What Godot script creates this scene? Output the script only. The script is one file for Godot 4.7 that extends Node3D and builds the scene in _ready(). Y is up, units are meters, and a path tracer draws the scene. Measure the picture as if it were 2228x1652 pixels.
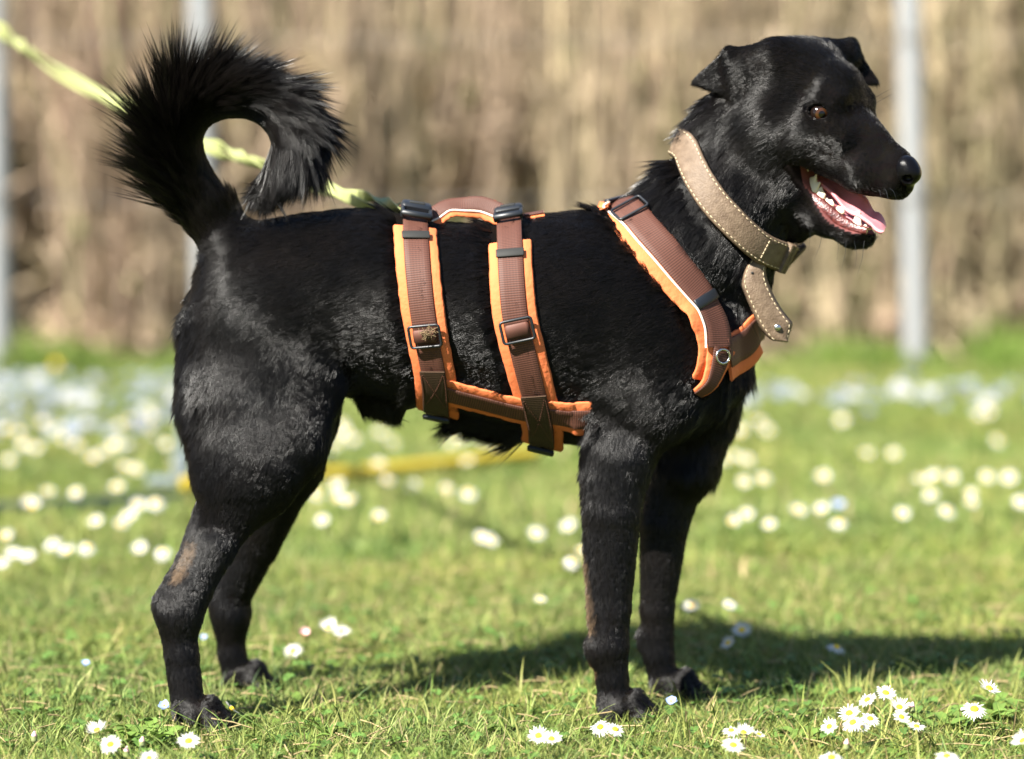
extends Node3D
# A black dog in an orange and brown walking harness, standing on a lawn full of daisies.
# Measurements were taken on the photograph in a 2228 x 1652 grid; P, G and HP turn one of them plus a real depth into metres.

const FUR := true
const GRASS := true
const FOCAL := 106.6
const F := 826.0 * FOCAL / 12.0
const EYE := Vector3(0, 0.70, 3.6)
const PITCH := -5.07
const MID := -0.068                  # the dog's middle plane
const YAW := 0.64                    # how far the head is turned towards the viewer

var view := Basis(Vector3.RIGHT, deg_to_rad(PITCH))
var head_s := Vector3(-sin(YAW), 0, cos(YAW))
var head_f := Vector3(cos(YAW), 0, sin(YAW))
var head_o := Vector3.ZERO
var rng := RandomNumberGenerator.new()
var noise := FastNoiseLite.new()
var M := {}
var taken := {}

func P(u: float, v: float, z: float) -> Vector3:
	var d := view * Vector3((u - 1114.0) / F, (826.0 - v) / F, -1.0)
	return EYE + d * ((z - EYE.z) / d.z)

func G(u: float, v: float, y := 0.0) -> Vector3:
	var d := view * Vector3((u - 1114.0) / F, (826.0 - v) / F, -1.0)
	return EYE + d * ((y - EYE.y) / d.y)

func HP(u: float, v: float, s: float) -> Vector3:
	var d := view * Vector3((u - 1114.0) / F, (826.0 - v) / F, -1.0)
	return EYE + d * ((head_o + head_s * s - EYE).dot(head_s) / d.dot(head_s))

func R(px: float) -> float:
	return px / 2010.0

# ---------------------------------------------------------------- naming
func numbered(called: String) -> String:
	var n: int = taken.get(called, 0)
	taken[called] = n + 1
	return called if n == 0 else "%s_%03d" % [called, n]

func tag(o: Node3D, label: String, category := "", group := "", kind := "") -> Node3D:
	if label: o.set_meta("label", label)
	if category: o.set_meta("category", category)
	if group: o.set_meta("group", group)
	if kind: o.set_meta("kind", kind)
	return o

func thing(called: String, label: String, category: String, at := Vector3.ZERO, group := "") -> Node3D:
	var o := Node3D.new()
	o.name = numbered(called)
	o.position = at
	add_child(o)
	return tag(o, label, category, group)

func part(called: String, mesh: Mesh, mat: Material, parent: Node, at := Vector3.ZERO) -> MeshInstance3D:
	var o := MeshInstance3D.new()
	o.mesh = mesh
	o.material_override = mat
	var n := 0
	var nm := called
	while parent.has_node(NodePath(nm)):
		n += 1
		nm = "%s_%03d" % [called, n]
	o.name = nm
	parent.add_child(o, true)
	o.position = at
	return o

func scatter(called: String, mesh: Mesh, mat: Material, buf: PackedFloat32Array, parent: Node) -> MultiMeshInstance3D:
	var mm := MultiMesh.new()
	mm.transform_format = MultiMesh.TRANSFORM_3D
	mm.use_colors = true
	mm.mesh = mesh
	mm.instance_count = buf.size() / 16
	mm.buffer = buf
	var o := MultiMeshInstance3D.new()
	o.multimesh = mm
	o.material_override = mat
	o.name = called if parent != self else numbered(called)
	o.set_meta("kind", "stuff")
	parent.add_child(o, true)
	return o

func put(buf: PackedFloat32Array, x: Vector3, y: Vector3, z: Vector3, o: Vector3, c: Color) -> void:
	buf.append_array(PackedFloat32Array([x.x, y.x, z.x, o.x, x.y, y.y, z.y, o.y, x.z, y.z, z.z, o.z, c.r, c.g, c.b, 1.0]))

# ---------------------------------------------------------------- materials
func mat(called: String, srgb: Color, rough := 0.8, spec := 0.5) -> StandardMaterial3D:
	var m := StandardMaterial3D.new()
	m.resource_name = called
	m.albedo_color = srgb
	m.roughness = rough
	m.metallic_specular = spec
	M[called] = m
	return m

func noise_tex(freq: float, size := 256, ramp: Gradient = null, octaves := 4, as_normal := false, kind := FastNoiseLite.TYPE_SIMPLEX_SMOOTH) -> NoiseTexture2D:
	var n := FastNoiseLite.new()
	n.noise_type = kind
	n.frequency = freq
	n.fractal_octaves = octaves
	n.seed = int(freq * 10000)
	var t := NoiseTexture2D.new()
	t.width = size
	t.height = size
	t.seamless = true
	t.noise = n
	t.as_normal_map = as_normal
	if ramp: t.color_ramp = ramp
	return t

func ramp(cols: Array) -> Gradient:
	var g := Gradient.new()
	var offs := PackedFloat32Array()
	var cs := PackedColorArray()
	for i in cols.size():
		offs.append(float(i) / (cols.size() - 1))
		cs.append(cols[i])
	g.offsets = offs
	g.colors = cs
	return g

func rib_texture() -> ImageTexture:
	# woven webbing: ribs across the strap with a fine over-and-under grain
	var im := Image.create(64, 64, false, Image.FORMAT_RGB8)
	for y in 64:
		for x in 64:
			var rib := 0.5 + 0.5 * cos(TAU * y / 16.0)
			var b := 0.70 + 0.30 * rib + 0.03 * sin(x * 0.9)
			im.set_pixel(x, y, Color(b, b, b))
	return ImageTexture.create_from_image(im)

func make_materials() -> void:
	var m := mat("coat", Color(0.2, 0.2, 0.2).linear_to_srgb(), 0.7, 0.1)
	m.vertex_color_use_as_albedo = true
	m = mat("fur", Color(1, 1, 1), 0.28, 0.35)
	m.vertex_color_use_as_albedo = true
	m = mat("leg_fur", Color(1, 1, 1), 0.36, 0.40)
	m.vertex_color_use_as_albedo = true
	var ribs := rib_texture()
	for w in [["webbing", Color8(94, 58, 46)], ["webbing_dirty", Color8(60, 43, 29)]]:
		m = mat(w[0], w[1], 0.62, 0.4)
		m.albedo_texture = ribs
		m.heightmap_enabled = true
		m.heightmap_texture = ribs
		m.heightmap_scale = 0.05
		m.uv1_scale = Vector3(1, 1, 1)
	m = mat("lining", Color8(208, 112, 68), 0.75, 0.3)
	m.heightmap_enabled = true
	m.heightmap_texture = noise_tex(0.03, 256)
	m.heightmap_scale = 0.07
	m.uv1_triplanar = true
	m.uv1_scale = Vector3(14, 14, 14)
	mat("piping", Color8(225, 205, 190), 0.7)
	m = mat("plastic", Color8(24, 27, 31), 0.42, 0.5)
	mat("rubber_band", Color8(40, 40, 38), 0.7, 0.4)
	mat("steel", Color8(190, 190, 190), 0.25).metallic = 1.0
	m = mat("leather", Color8(122, 106, 90), 0.6, 0.4)
	m.albedo_texture = noise_tex(0.02, 256, ramp([Color8(175, 165, 155), Color8(215, 208, 200), Color8(250, 246, 240)]), 5)
	m.uv1_triplanar = true
	m.uv1_scale = Vector3(18, 18, 18)
	m.heightmap_enabled = true
	m.heightmap_texture = noise_tex(0.08, 256, null, 3)
	m.heightmap_scale = 0.05
	mat("stitch", Color8(196, 178, 146), 0.8)
	m = mat("nose", Color8(7, 6, 7), 0.22, 0.3)
	m.heightmap_enabled = true
	m.heightmap_texture = noise_tex(0.12, 256, null, 2, false, FastNoiseLite.TYPE_CELLULAR)
	m.heightmap_scale = 0.03
	m.uv1_triplanar = true
	m.uv1_scale = Vector3(30, 30, 30)
	m = mat("tongue", Color8(200, 124, 130), 0.38, 0.5)
	m.heightmap_enabled = true
	m.heightmap_texture = noise_tex(0.15, 256, null, 2)
	m.heightmap_scale = 0.05
	m.uv1_triplanar = true
	m.uv1_scale = Vector3(30, 30, 30)
	m = mat("gum", Color8(112, 70, 66), 0.36, 0.5)
	m.albedo_texture = noise_tex(0.035, 256, ramp([Color8(70, 45, 45), Color8(200, 150, 150), Color8(255, 235, 230)]), 3)
	m.uv1_triplanar = true
	m.uv1_scale = Vector3(22, 22, 22)
	m.heightmap_enabled = true
	m.heightmap_texture = noise_tex(0.06, 256, null, 3)
	m.heightmap_scale = 0.05
	m = mat("tooth", Color8(226, 212, 186), 0.25, 0.5)
	mat("iris", Color8(56, 33, 15), 0.08)
	mat("pupil", Color8(6, 5, 5), 0.08)
	m = mat("eyeball", Color8(24, 17, 14), 0.1)
	mat("claw", Color8(70, 62, 56), 0.4)
	m = mat("leash", Color8(140, 145, 94), 0.6, 0.4)
	m = mat("grass", Color(1, 1, 1), 0.55, 0.35)
	m.vertex_color_use_as_albedo = true
	m.backlight_enabled = true
	m.backlight = Color(0.6, 0.6, 0.6)
	m = mat("petal", Color8(206, 204, 198), 0.6, 0.3)
	m.backlight_enabled = true
	m.backlight = Color(0.5, 0.5, 0.5)
	mat("petal_pink", Color8(226, 178, 180), 0.6)
	m = mat("dandelion_yellow", Color8(150, 132, 34), 0.8)
	m = mat("petal_blue", Color8(128, 146, 188), 0.6)
	m = mat("flower_centre", Color8(238, 196, 30), 0.75)
	m.heightmap_enabled = true
	m.heightmap_texture = noise_tex(0.2, 128, null, 1, false, FastNoiseLite.TYPE_CELLULAR)
	m.heightmap_scale = 0.05
	m.uv1_triplanar = true
	m.uv1_scale = Vector3(60, 60, 60)
	mat("stem", Color8(96, 122, 52), 0.6)
	mat("bud", Color8(120, 128, 80), 0.6)
	m = mat("soil", Color(1, 1, 1), 0.95, 0.2)
	m.albedo_texture = noise_tex(0.012, 512, ramp([Color8(58, 48, 30), Color8(82, 88, 38), Color8(104, 112, 48), Color8(118, 112, 66)]), 5)
	m.uv1_triplanar = true
	m.uv1_world_triplanar = true
	m.uv1_scale = Vector3(1.3, 1.3, 1.3)
	m = mat("bank", Color(1, 1, 1), 0.95, 0.2)
	m.albedo_texture = noise_tex(0.02, 512, ramp([Color8(140, 122, 98), Color8(164, 146, 118), Color8(180, 162, 130), Color8(164, 156, 118)]), 5)
	m.uv1_triplanar = true
	m.uv1_world_triplanar = true
	m.uv1_scale = Vector3(1.2, 0.35, 1.2)
	m = mat("stalk", Color(1, 1, 1), 0.8, 0.3)
	m.vertex_color_use_as_albedo = true
	m = mat("dry_leaf", Color(1, 1, 1), 0.8, 0.3)
	m.vertex_color_use_as_albedo = true
	m.backlight_enabled = true
	m.backlight = Color(0.6, 0.6, 0.6)
	mat("dry_grass", Color8(112, 94, 66), 0.9)
	m = mat("zinc", Color8(150, 151, 152), 0.55)
	m.metallic = 0.15
	m.roughness_texture = noise_tex(0.03, 128, ramp([Color8(120, 120, 120), Color8(190, 190, 190)]))
	mat("dull_zinc", Color8(118, 118, 116), 0.6).metallic = 0.2
	mat("yellow_plastic", Color8(168, 146, 34), 0.6)
	mat("teal_plastic", Color8(104, 114, 116), 0.7)
	mat("shadow_band_green", Color8(30, 44, 36), 0.7)  # dark green of the shaded grass band, put into a bar's colour

# ---------------------------------------------------------------- small shapes
func spline(pts: Array, n: int, closed := false) -> PackedVector3Array:
	# Catmull-Rom through pts, n points spread evenly by arc length
	var fine := PackedVector3Array()
	var c := pts.size()
	var spans := c if closed else c - 1
	for i in spans:
		var a: Vector3 = pts[(i - 1 + c) % c] if closed or i > 0 else pts[0] * 2.0 - pts[1]
		var b: Vector3 = pts[i]
		var d: Vector3 = pts[(i + 1) % c]
		var e: Vector3 = pts[(i + 2) % c] if closed or i + 2 < c else pts[c - 1] * 2.0 - pts[c - 2]
		for k in 12:
			fine.append(b.cubic_interpolate(d, a, e, k / 12.0))
	fine.append(pts[0] if closed else pts[c - 1])
	var total := 0.0
	for i in fine.size() - 1:
		total += fine[i].distance_to(fine[i + 1])
	var out := PackedVector3Array()
	var seg := 0
	var run := 0.0
	for i in n:
		var want := total * i / (n if closed else n - 1)
		while seg < fine.size() - 2 and run + fine[seg].distance_to(fine[seg + 1]) < want:
			run += fine[seg].distance_to(fine[seg + 1])
			seg += 1
		var l := fine[seg].distance_to(fine[seg + 1])
		out.append(fine[seg].lerp(fine[seg + 1], clampf((want - run) / maxf(l, 1e-9), 0, 1)))
	return out

func strip(rings: Array, uv_u: Array, uv_step: float, closed_ring: bool, closed_path := false, cap := true) -> ArrayMesh:
	# skin over a list of rings (each a PackedVector3Array of the same length)
	var st := SurfaceTool.new()
	st.begin(Mesh.PRIMITIVE_TRIANGLES)
	st.set_smooth_group(0)
	var n: int = rings[0].size()
	var m := n if closed_ring else n - 1
	var v := 0.0
	var count := rings.size() if closed_path else rings.size() - 1
	for i in count:
		var a: PackedVector3Array = rings[i]
		var b: PackedVector3Array = rings[(i + 1) % rings.size()]
		var v2 := v + a[0].distance_to(b[0]) * uv_step
		for k in m:
			var k2 := (k + 1) % n
			var ua: float = uv_u[k]
			var ub: float = uv_u[k + 1] if k + 1 < uv_u.size() else 1.0
			for q in [[a[k], ua, v], [b[k], ua, v2], [b[k2], ub, v2], [a[k], ua, v], [b[k2], ub, v2], [a[k2], ub, v]]:
				st.set_uv(Vector2(q[1], q[2]))
				st.add_vertex(q[0])
		v = v2
	if cap and closed_ring and not closed_path:
		st.set_smooth_group(-1)
		for e in 2:
			var r: PackedVector3Array = rings[0] if e == 0 else rings[rings.size() - 1]
			var mid := Vector3.ZERO
			for p in r: mid += p / n
			for k in n:
				st.set_uv(Vector2.ZERO)
				var tri := [mid, r[k], r[(k + 1) % n]] if e == 0 else [mid, r[(k + 1) % n], r[k]]
				for p in tri:
					st.set_uv(Vector2.ZERO)
					st.add_vertex(p)
	st.generate_normals()
	return st.commit()

func ribbon(pts: PackedVector3Array, ups: PackedVector3Array, half_w, thick: float, closed := false, uv_step := 250.0, puff := 0.0) -> ArrayMesh:
	# a flat strap of real thickness; half_w is one number or one per point; puff rounds it like padding
	var rings := []
	var n := pts.size()
	for i in n:
		var t: Vector3 = (pts[(i + 1) % n] if closed or i + 1 < n else pts[i]) - (pts[(i - 1 + n) % n] if closed or i > 0 else pts[i])
		t = t.normalized()
		var s := t.cross(ups[i]).normalized()
		var up := s.cross(t).normalized()
		var hw: float = half_w[i] if half_w is Array or half_w is PackedFloat32Array else half_w
		var e := thick * 0.5
		rings.append(PackedVector3Array([pts[i] - s * hw + up * 0.0, pts[i] - s * (hw - e) + up * e, pts[i] - s * hw * 0.5 + up * (e + puff * 0.8), pts[i] + up * (e + puff), pts[i] + s * hw * 0.5 + up * (e + puff * 0.8), pts[i] + s * (hw - e) + up * e, pts[i] + s * hw, pts[i] + s * (hw - e) - up * e, pts[i] - s * (hw - e) - up * e]))
	return strip(rings, [0.0, 0.05, 0.27, 0.5, 0.73, 0.95, 1.0, 0.95, 0.05], uv_step, true, closed)

func tube(pts: PackedVector3Array, radius, sides := 8, closed := false) -> ArrayMesh:
	var rings := []
	var n := pts.size()
	var up := Vector3(0.13, 0.9, 0.41).normalized()
	var us := []
	for i in n:
		var t: Vector3 = ((pts[(i + 1) % n] if closed or i + 1 < n else pts[i]) - (pts[(i - 1 + n) % n] if closed or i > 0 else pts[i])).normalized()
		var s := t.cross(up).normalized()
		var w := s.cross(t)
		up = w
		var r := PackedVector3Array()
		var rad: float = radius[i] if radius is Array else radius
		for k in sides:
			r.append(pts[i] + (s * cos(TAU * k / sides) + w * sin(TAU * k / sides)) * rad)
		rings.append(r)
	for k in sides: us.append(float(k) / sides)
	return strip(rings, us, 50.0, true, closed)

func join(meshes: Array) -> ArrayMesh:
	var st := SurfaceTool.new()
	st.begin(Mesh.PRIMITIVE_TRIANGLES)
	for m in meshes:
		if m is Array: st.append_from(m[0], 0, m[1])
		else: st.append_from(m, 0, Transform3D())
	return st.commit()

func soft_box(size: Vector3, r: float) -> ArrayMesh:
	# a box with rounded long edges (a rounded rectangle drawn along z) and chamfered ends
	var rings := []
	for e in [[-0.5, -1.0], [-0.5, 0.0], [0.5, 0.0], [0.5, -1.0]]:
		var inset: float = r * 0.6 if e[1] < 0 else 0.0
		var zz: float = size.z * e[0] + (0.0 if e[1] < 0 else -signf(e[0]) * r * 0.6)
		var ring := PackedVector3Array()
		for q in 4:
			var cx := (size.x * 0.5 - r) * (1 if q == 0 or q == 3 else -1)
			var cy := (size.y * 0.5 - r) * (1 if q < 2 else -1)
			for k in 3:
				var a := PI * 0.5 * (q + k / 2.0)
				ring.append(Vector3(cx + cos(a) * (r - inset), cy + sin(a) * (r - inset), zz))
		rings.append(ring)
	var us := []
	for k in 12: us.append(k / 12.0)
	return strip(rings, us, 10.0, true)

func loft(left: Array, right: Array, n: int, across: int, bulge: float, thick: float) -> ArrayMesh:
	# a sheet between two edge curves, arched by bulge towards its own normal
	var a := spline(left, n)
	var b := spline(right, n)
	var rings := []
	for i in n:
		var t: Vector3 = (a[mini(i + 1, n - 1)] + b[mini(i + 1, n - 1)] - a[maxi(i - 1, 0)] - b[maxi(i - 1, 0)]).normalized()
		var w := b[i] - a[i]
		var nn := t.cross(w).normalized()
		if nn.z < 0: nn = -nn
		var top := PackedVector3Array()
		var bot := PackedVector3Array()
		for k in across + 1:
			var f := float(k) / across
			var q := a[i].lerp(b[i], f) + nn * bulge * 4.0 * f * (1.0 - f)
			top.append(q + nn * thick * 0.5 * (0.0 if k == 0 or k == across else 1.0))
			if k > 0 and k < across: bot.append(q - nn * thick * 0.5)
		bot.reverse()
		top.append_array(bot)
		rings.append(top)
	var us := []
	for k in rings[0].size(): us.append(float(k) / rings[0].size())
	return strip(rings, us, 30.0, true)

# ---------------------------------------------------------------- the dog's body as a distance field
enum { BODY, FACE, TAIL, LEG, EAR }
var bt := PackedInt32Array()
var ba := PackedVector3Array()
var bb := PackedVector3Array()
var bc := PackedVector3Array()
var br0 := PackedFloat32Array()
var br1 := PackedFloat32Array()
var bn := PackedVector3Array()
var binv := PackedFloat32Array()
var bk := PackedFloat32Array()
var bflow := PackedVector3Array()
var blen := PackedFloat32Array()
var blift := PackedFloat32Array()
var breg := PackedInt32Array()
var bgrp := PackedInt32Array()        # bones of one limb share a number: they join plainly, and blend only with the rest
var torso_x0 := 0.0
var torso := PackedVector3Array()      # per 4 mm of length: middle height, half height, half width
var mouth := PackedVector2Array()
var sockets := []
var everything := PackedInt32Array()
var tail_eye := Vector3.ZERO

func bone(a: Vector3, b: Vector3, ra: float, rb: float, o := {}) -> void:
	bt.append(o.get("type", 0))
	ba.append(a); bb.append(b); bc.append(o.get("c", a))
	br0.append(R(ra)); br1.append(R(rb))
	bn.append(o.get("n", Vector3(0, 0, 1)))
	binv.append(1.0 / o.get("flat", 1.0) - 1.0)
	bk.append(o.get("k", 0.018))
	var fl: Vector3 = o.get("flow", b - a)
	bflow.append(fl.normalized() if fl.length() > 1e-6 else Vector3(-1, 0, 0))
	blen.append(o.get("len", 0.016)); blift.append(o.get("lift", 0.16)); breg.append(o.get("reg", BODY))
	bgrp.append(bgrp[bgrp.size() - 1] if o.get("j", false) else bgrp.size())
	everything.append(bt.size() - 1)

func one(i: int, p: Vector3) -> float:
	var t := bt[i]
	if t == 0:
		var w := p - ba[i]
		var inv := binv[i]
		var d := bb[i] - ba[i]
		if inv != 0.0:
			var n := bn[i]
			w += n * (w.dot(n) * inv)
			d += n * (d.dot(n) * inv)
		var h := clampf(w.dot(d) / maxf(d.length_squared(), 1e-9), 0.0, 1.0)
		var q := w - d * h
		var l := q.length()
		var e := l - lerpf(br0[i], br1[i], h)
		if inv != 0.0:
			# flattened: bring the stretched distance back to about metres
			var c := q.dot(bn[i]) / maxf(l, 1e-6)
			e /= sqrt(1.0 + c * c * inv * (inv + 2.0))
		return e
	if t == 1:
		var f := (p.x - torso_x0) / 0.004
		var last := torso.size() - 1
		var over := 0.0
		if f < 0.0:
			over = -f * 0.004
			f = 0.0
		elif f >= last:
			over = (f - last) * 0.004
			f = last - 0.001
		var s := torso[int(f)].lerp(torso[int(f) + 1], f - floorf(f))
		var q := Vector2((p.y - s.x) / s.y, (p.z - MID) / (s.z * (1.0 - 0.12 * clampf((s.x - p.y) / s.y, -0.6, 1.0))))
		var k0 := q.length()
		var k1 := Vector2(q.x / s.y, q.y / s.z).length()
		var d2 := k0 * (k0 - 1.0) / maxf(k1, 1e-6)
		if k0 < 0.02: d2 = -minf(s.y, s.z)
		return d2 if over == 0.0 else sqrt(maxf(d2, 0.0) ** 2 + over * over) + minf(d2, 0.0) * 0.0
	# a rounded triangle (ear leather)
	var a := ba[i]
	var b := bb[i]
	var c := bc[i]
	var e0 := b - a
	var e1 := c - b
	var e2 := a - c
	var pa := p - a
	var pb := p - b
	var pc := p - c
	var nor := e0.cross(e2)
	if signf(e0.cross(nor).dot(pa)) + signf(e1.cross(nor).dot(pb)) + signf(e2.cross(nor).dot(pc)) < 2.0:
		return sqrt(minf(minf((e0 * clampf(e0.dot(pa) / e0.length_squared(), 0, 1) - pa).length_squared(), (e1 * clampf(e1.dot(pb) / e1.length_squared(), 0, 1) - pb).length_squared()), (e2 * clampf(e2.dot(pc) / e2.length_squared(), 0, 1) - pc).length_squared())) - br0[i]
	return absf(nor.dot(pa)) / nor.length() - br0[i]

func mouth_depth(p: Vector3) -> float:
	# below zero inside the open mouth
	var w := p - head_o
	var s := w.dot(head_s)
	if s < -0.06 or s > 0.12 or w.length() > 0.3: return 1.0
	var q := Vector2(w.dot(head_f), w.y)
	var d := (q - mouth[0]).length_squared()
	var sign_ := 1.0
	var n := mouth.size()
	var j := n - 1
	for i in n:
		var e := mouth[j] - mouth[i]
		var v := q - mouth[i]
		d = minf(d, (v - e * clampf(v.dot(e) / e.length_squared(), 0, 1)).length_squared())
		var c1 := q.y >= mouth[i].y
		var c2 := q.y < mouth[j].y
		var c3 := e.x * v.y > e.y * v.x
		if (c1 and c2 and c3) or not (c1 or c2 or c3): sign_ = -sign_
		j = i
	return maxf(sign_ * sqrt(d), -0.016 - s)

func field(p: Vector3, list: PackedInt32Array) -> float:
	var d := 1.0
	var g := 1.0
	var gk := 0.01
	var id := -1
	for i in list:
		var e := one(i, p)
		if bgrp[i] == id:
			var hh := absf(g - e)
			if hh < 0.004:
				hh = (0.004 - hh) / 0.004
				g = minf(g, e) - hh * hh * 0.001
			else:
				g = minf(g, e)
			continue
		if id >= 0:
			var h := absf(d - g)
			if h < gk:
				h = (gk - h) / gk
				d = minf(d, g) - h * h * gk * 0.25
			else:
				d = minf(d, g)
		id = bgrp[i]
		g = e
		gk = bk[i]
	var h2 := absf(d - g)
	if h2 < gk:
		h2 = (gk - h2) / gk
		d = minf(d, g) - h2 * h2 * gk * 0.25
	else:
		d = minf(d, g)
	if d < 0.03 and p.x > head_o.x - 0.06 and p.y > 0.42:
		var m := mouth_depth(p)
		if m < 0.03:
			d = maxf(d, -m)
		for s in sockets:
			var w: Vector3 = p - s[0]
			var q := Vector3(w.dot(s[1]) / s[4], w.dot(s[2]) / s[5], w.dot(s[3]) / s[6])
			var l := q.length()
			if l < 2.5: d = maxf(d, -(l - 1.0) * s[5])
	return d

func body(p: Vector3) -> float:
	return field(p, everything)

func grad(p: Vector3) -> Vector3:
	var e := 0.002
	return Vector3(body(p + Vector3(e, 0, 0)) - body(p - Vector3(e, 0, 0)), body(p + Vector3(0, e, 0)) - body(p - Vector3(0, e, 0)), body(p + Vector3(0, 0, e)) - body(p - Vector3(0, 0, e))).normalized()

func skin(u: float, v: float, near := 0.25, far_side := false) -> Vector3:
	# where the line through (u, v) first meets the coat; the far side is found coming back
	var a := P(u, v, near)
	var b := P(u, v, -0.4)
	if far_side:
		var c := a; a = b; b = c
	var dir := (b - a).normalized()
	var t := 0.0
	for i in 160:
		var d := body(a + dir * t)
		if d < 0.0006: break
		t += maxf(d * 0.55, 0.0006)
		if t > 0.6: return P(u, v, MID)
	return a + dir * t

func set_torso(st: Array) -> void:
	# stations: u, top v, bottom v, half width; measured on the middle plane
	var xs := []
	for s in st:
		var top := P(s[0], s[1], MID)
		var bot := P(s[0], s[2], MID)
		xs.append([top.x, (top.y + bot.y) * 0.5, (top.y - bot.y) * 0.5, s[3]])
	torso_x0 = xs[0][0]
	var n := int((xs[xs.size() - 1][0] - torso_x0) / 0.004)
	var k := 0
	for i in n + 1:
		var x := torso_x0 + i * 0.004
		while k < xs.size() - 2 and x > xs[k + 1][0]: k += 1
		var f: float = (x - xs[k][0]) / (xs[k + 1][0] - xs[k][0])
		var a: Array = xs[maxi(k - 1, 0)]
		var d: Array = xs[mini(k + 2, xs.size() - 1)]
		torso.append(Vector3(cubic_interpolate(xs[k][1], xs[k + 1][1], a[1], d[1], f), cubic_interpolate(xs[k][2], xs[k + 1][2], a[2], d[2], f), cubic_interpolate(xs[k][3], xs[k + 1][3], a[3], d[3], f)))

func V(u: float, v: float, z: float) -> Vector3: return P(u, v, z)

func make_bones() -> void:
	head_o = P(1735, 200, -0.062)
	tail_eye = P(510, 320, MID)
	set_torso([[418, 640, 720, 0.022], [435, 600, 800, 0.045], [470, 540, 850, 0.063], [520, 496, 872, 0.075], [600, 476, 872, 0.082], [700, 462, 862, 0.083], [790, 456, 862, 0.084], [870, 464, 876, 0.09], [960, 482, 892, 0.098], [1060, 488, 912, 0.104], [1150, 474, 940, 0.106], [1230, 462, 962, 0.106], [1330, 458, 972, 0.1], [1430, 500, 968, 0.095], [1520, 580, 945, 0.082], [1580, 655, 905, 0.064], [1606, 715, 850, 0.03]])
	bone(P(418, 700, MID), P(1606, 780, MID), 0, 0, {"type": 1, "flow": Vector3(-1, -0.42, 0), "len": 0.016, "lift": 0.085})
	var z := MID
	# neck and ruff
	var nk := {"flow": Vector3(-0.55, -0.8, 0), "len": 0.026, "lift": 0.2, "flat": 0.86}
	bone(V(1440, 610, z), V(1535, 520, z), 150, 152, nk)
	nk = nk.duplicate()
	nk.j = true
	bone(V(1535, 520, z), V(1605, 420, z + 0.002), 152, 136, nk)
	bone(V(1605, 420, z + 0.002), V(1670, 300, z + 0.004), 136, 120, nk)
	bone(V(1560, 690, z), V(1620, 520, z), 78, 84, {"flow": Vector3(-0.25, -1, 0), "len": 0.026, "lift": 0.22})
	bone(V(1574, 800, z), V(1570, 690, z), 50, 64, {"flow": Vector3(-0.1, -1, 0), "len": 0.026, "lift": 0.25})
	bone(V(1575, 790, z), V(1560, 690, z), 52, 88, {"flow": Vector3(-0.1, -1, 0), "len": 0.026, "lift": 0.25})
	bone(V(1425, 472, z), V(1480, 388, z), 54, 44, {"flow": Vector3(-0.75, -0.65, 0), "len": 0.03, "lift": 0.34})
	bone(V(1540, 300, z), V(1580, 256, z), 44, 56, {"flow": Vector3(-0.8, -0.5, 0), "len": 0.03, "lift": 0.38})
	# belly
	bone(V(802, 868, z + 0.004), V(858, 880, z + 0.004), 24, 28, {"flow": Vector3(0.2, -1, 0), "len": 0.018, "lift": 0.3, "k": 0.01})
	bone(V(1010, 900, z), V(1190, 940, z), 22, 24, {"flow": Vector3(-0.6, -1, 0), "len": 0.034, "lift": 0.5})
	# near fore leg
	var zf := -0.006
	bone(V(1440, 640, -0.045), V(1405, 830, -0.002), 100, 118, {"flat": 0.42, "flow": Vector3(-0.75, -0.7, 0), "len": 0.018, "lift": 0.14})
	bone(V(1490, 700, -0.035), V(1440, 870, -0.01), 95, 88, {"flat": 0.6, "flow": Vector3(-0.6, -0.8, 0), "len": 0.018})
	bone(V(1400, 850, -0.008), V(1350, 985, -0.002), 112, 74, {"flat": 0.42, "flow": Vector3(-0.4, -1, 0), "len": 0.014})
	bone(V(1310, 930, zf), V(1302, 985, zf), 36, 28, {"flow": Vector3(-0.3, -1, 0), "len": 0.014})
	var lg := {"reg": LEG, "len": 0.0076, "lift": 0.115, "k": 0.014, "flat": 0.8}
	var lj := lg.duplicate()
	lj.j = true
	bone(V(1352, 990, -0.002), V(1338, 1110, 0), 66, 57, lg)
	bone(V(1338, 1110, 0), V(1331, 1320, 0), 57, 41, lj)
	bone(V(1331, 1320, 0), V(1324, 1400, 0), 41, 43, lj)
	bone(V(1324, 1400, 0), V(1331, 1470, 0), 43, 34, lj)
	bone(V(1331, 1470, 0), V(1337, 1525, 0), 34, 36, lj)
	bone(V(1293, 1405, 0), V(1294, 1422, 0), 8, 8, {"reg": LEG, "len": 0.012, "lift": 0.3, "flow": Vector3(-0.2, -1, 0)})
	bone(V(1292, 1030, 0), V(1298, 1340, 0), 21, 8, {"reg": LEG, "len": 0.012, "lift": 0.40, "flow": Vector3(-0.5, -1, 0)})
	paw(V(1338, 1535, 0), 0.0, V(1432, 1568, 0))
	# far fore leg
	var zr := -0.128
	bone(V(1500, 700, -0.1), V(1500, 880, -0.125), 100, 105, {"flat": 0.45, "flow": Vector3(-0.2, -1, 0), "len": 0.022})
	bone(V(1540, 830, -0.12), V(1495, 1000, zr), 66, 74, {"flow": Vector3(0.1, -1, 0), "len": 0.02, "lift": 0.25})
	bone(V(1490, 960, zr), V(1446, 1130, zr), 76, 56, lg)
	bone(V(1446, 1130, zr), V(1430, 1320, zr), 56, 38, lj)
	bone(V(1430, 1320, zr), V(1432, 1420, zr), 38, 34, lj)
	bone(V(1432, 1420, zr), V(1446, 1490, zr), 33, 33, lj)
	bone(V(1396, 1380, zr), V(1398, 1400, zr), 9, 8, lg)
	paw(V(1450, 1500, zr), 0.0, V(1536, 1522, zr))
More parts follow.
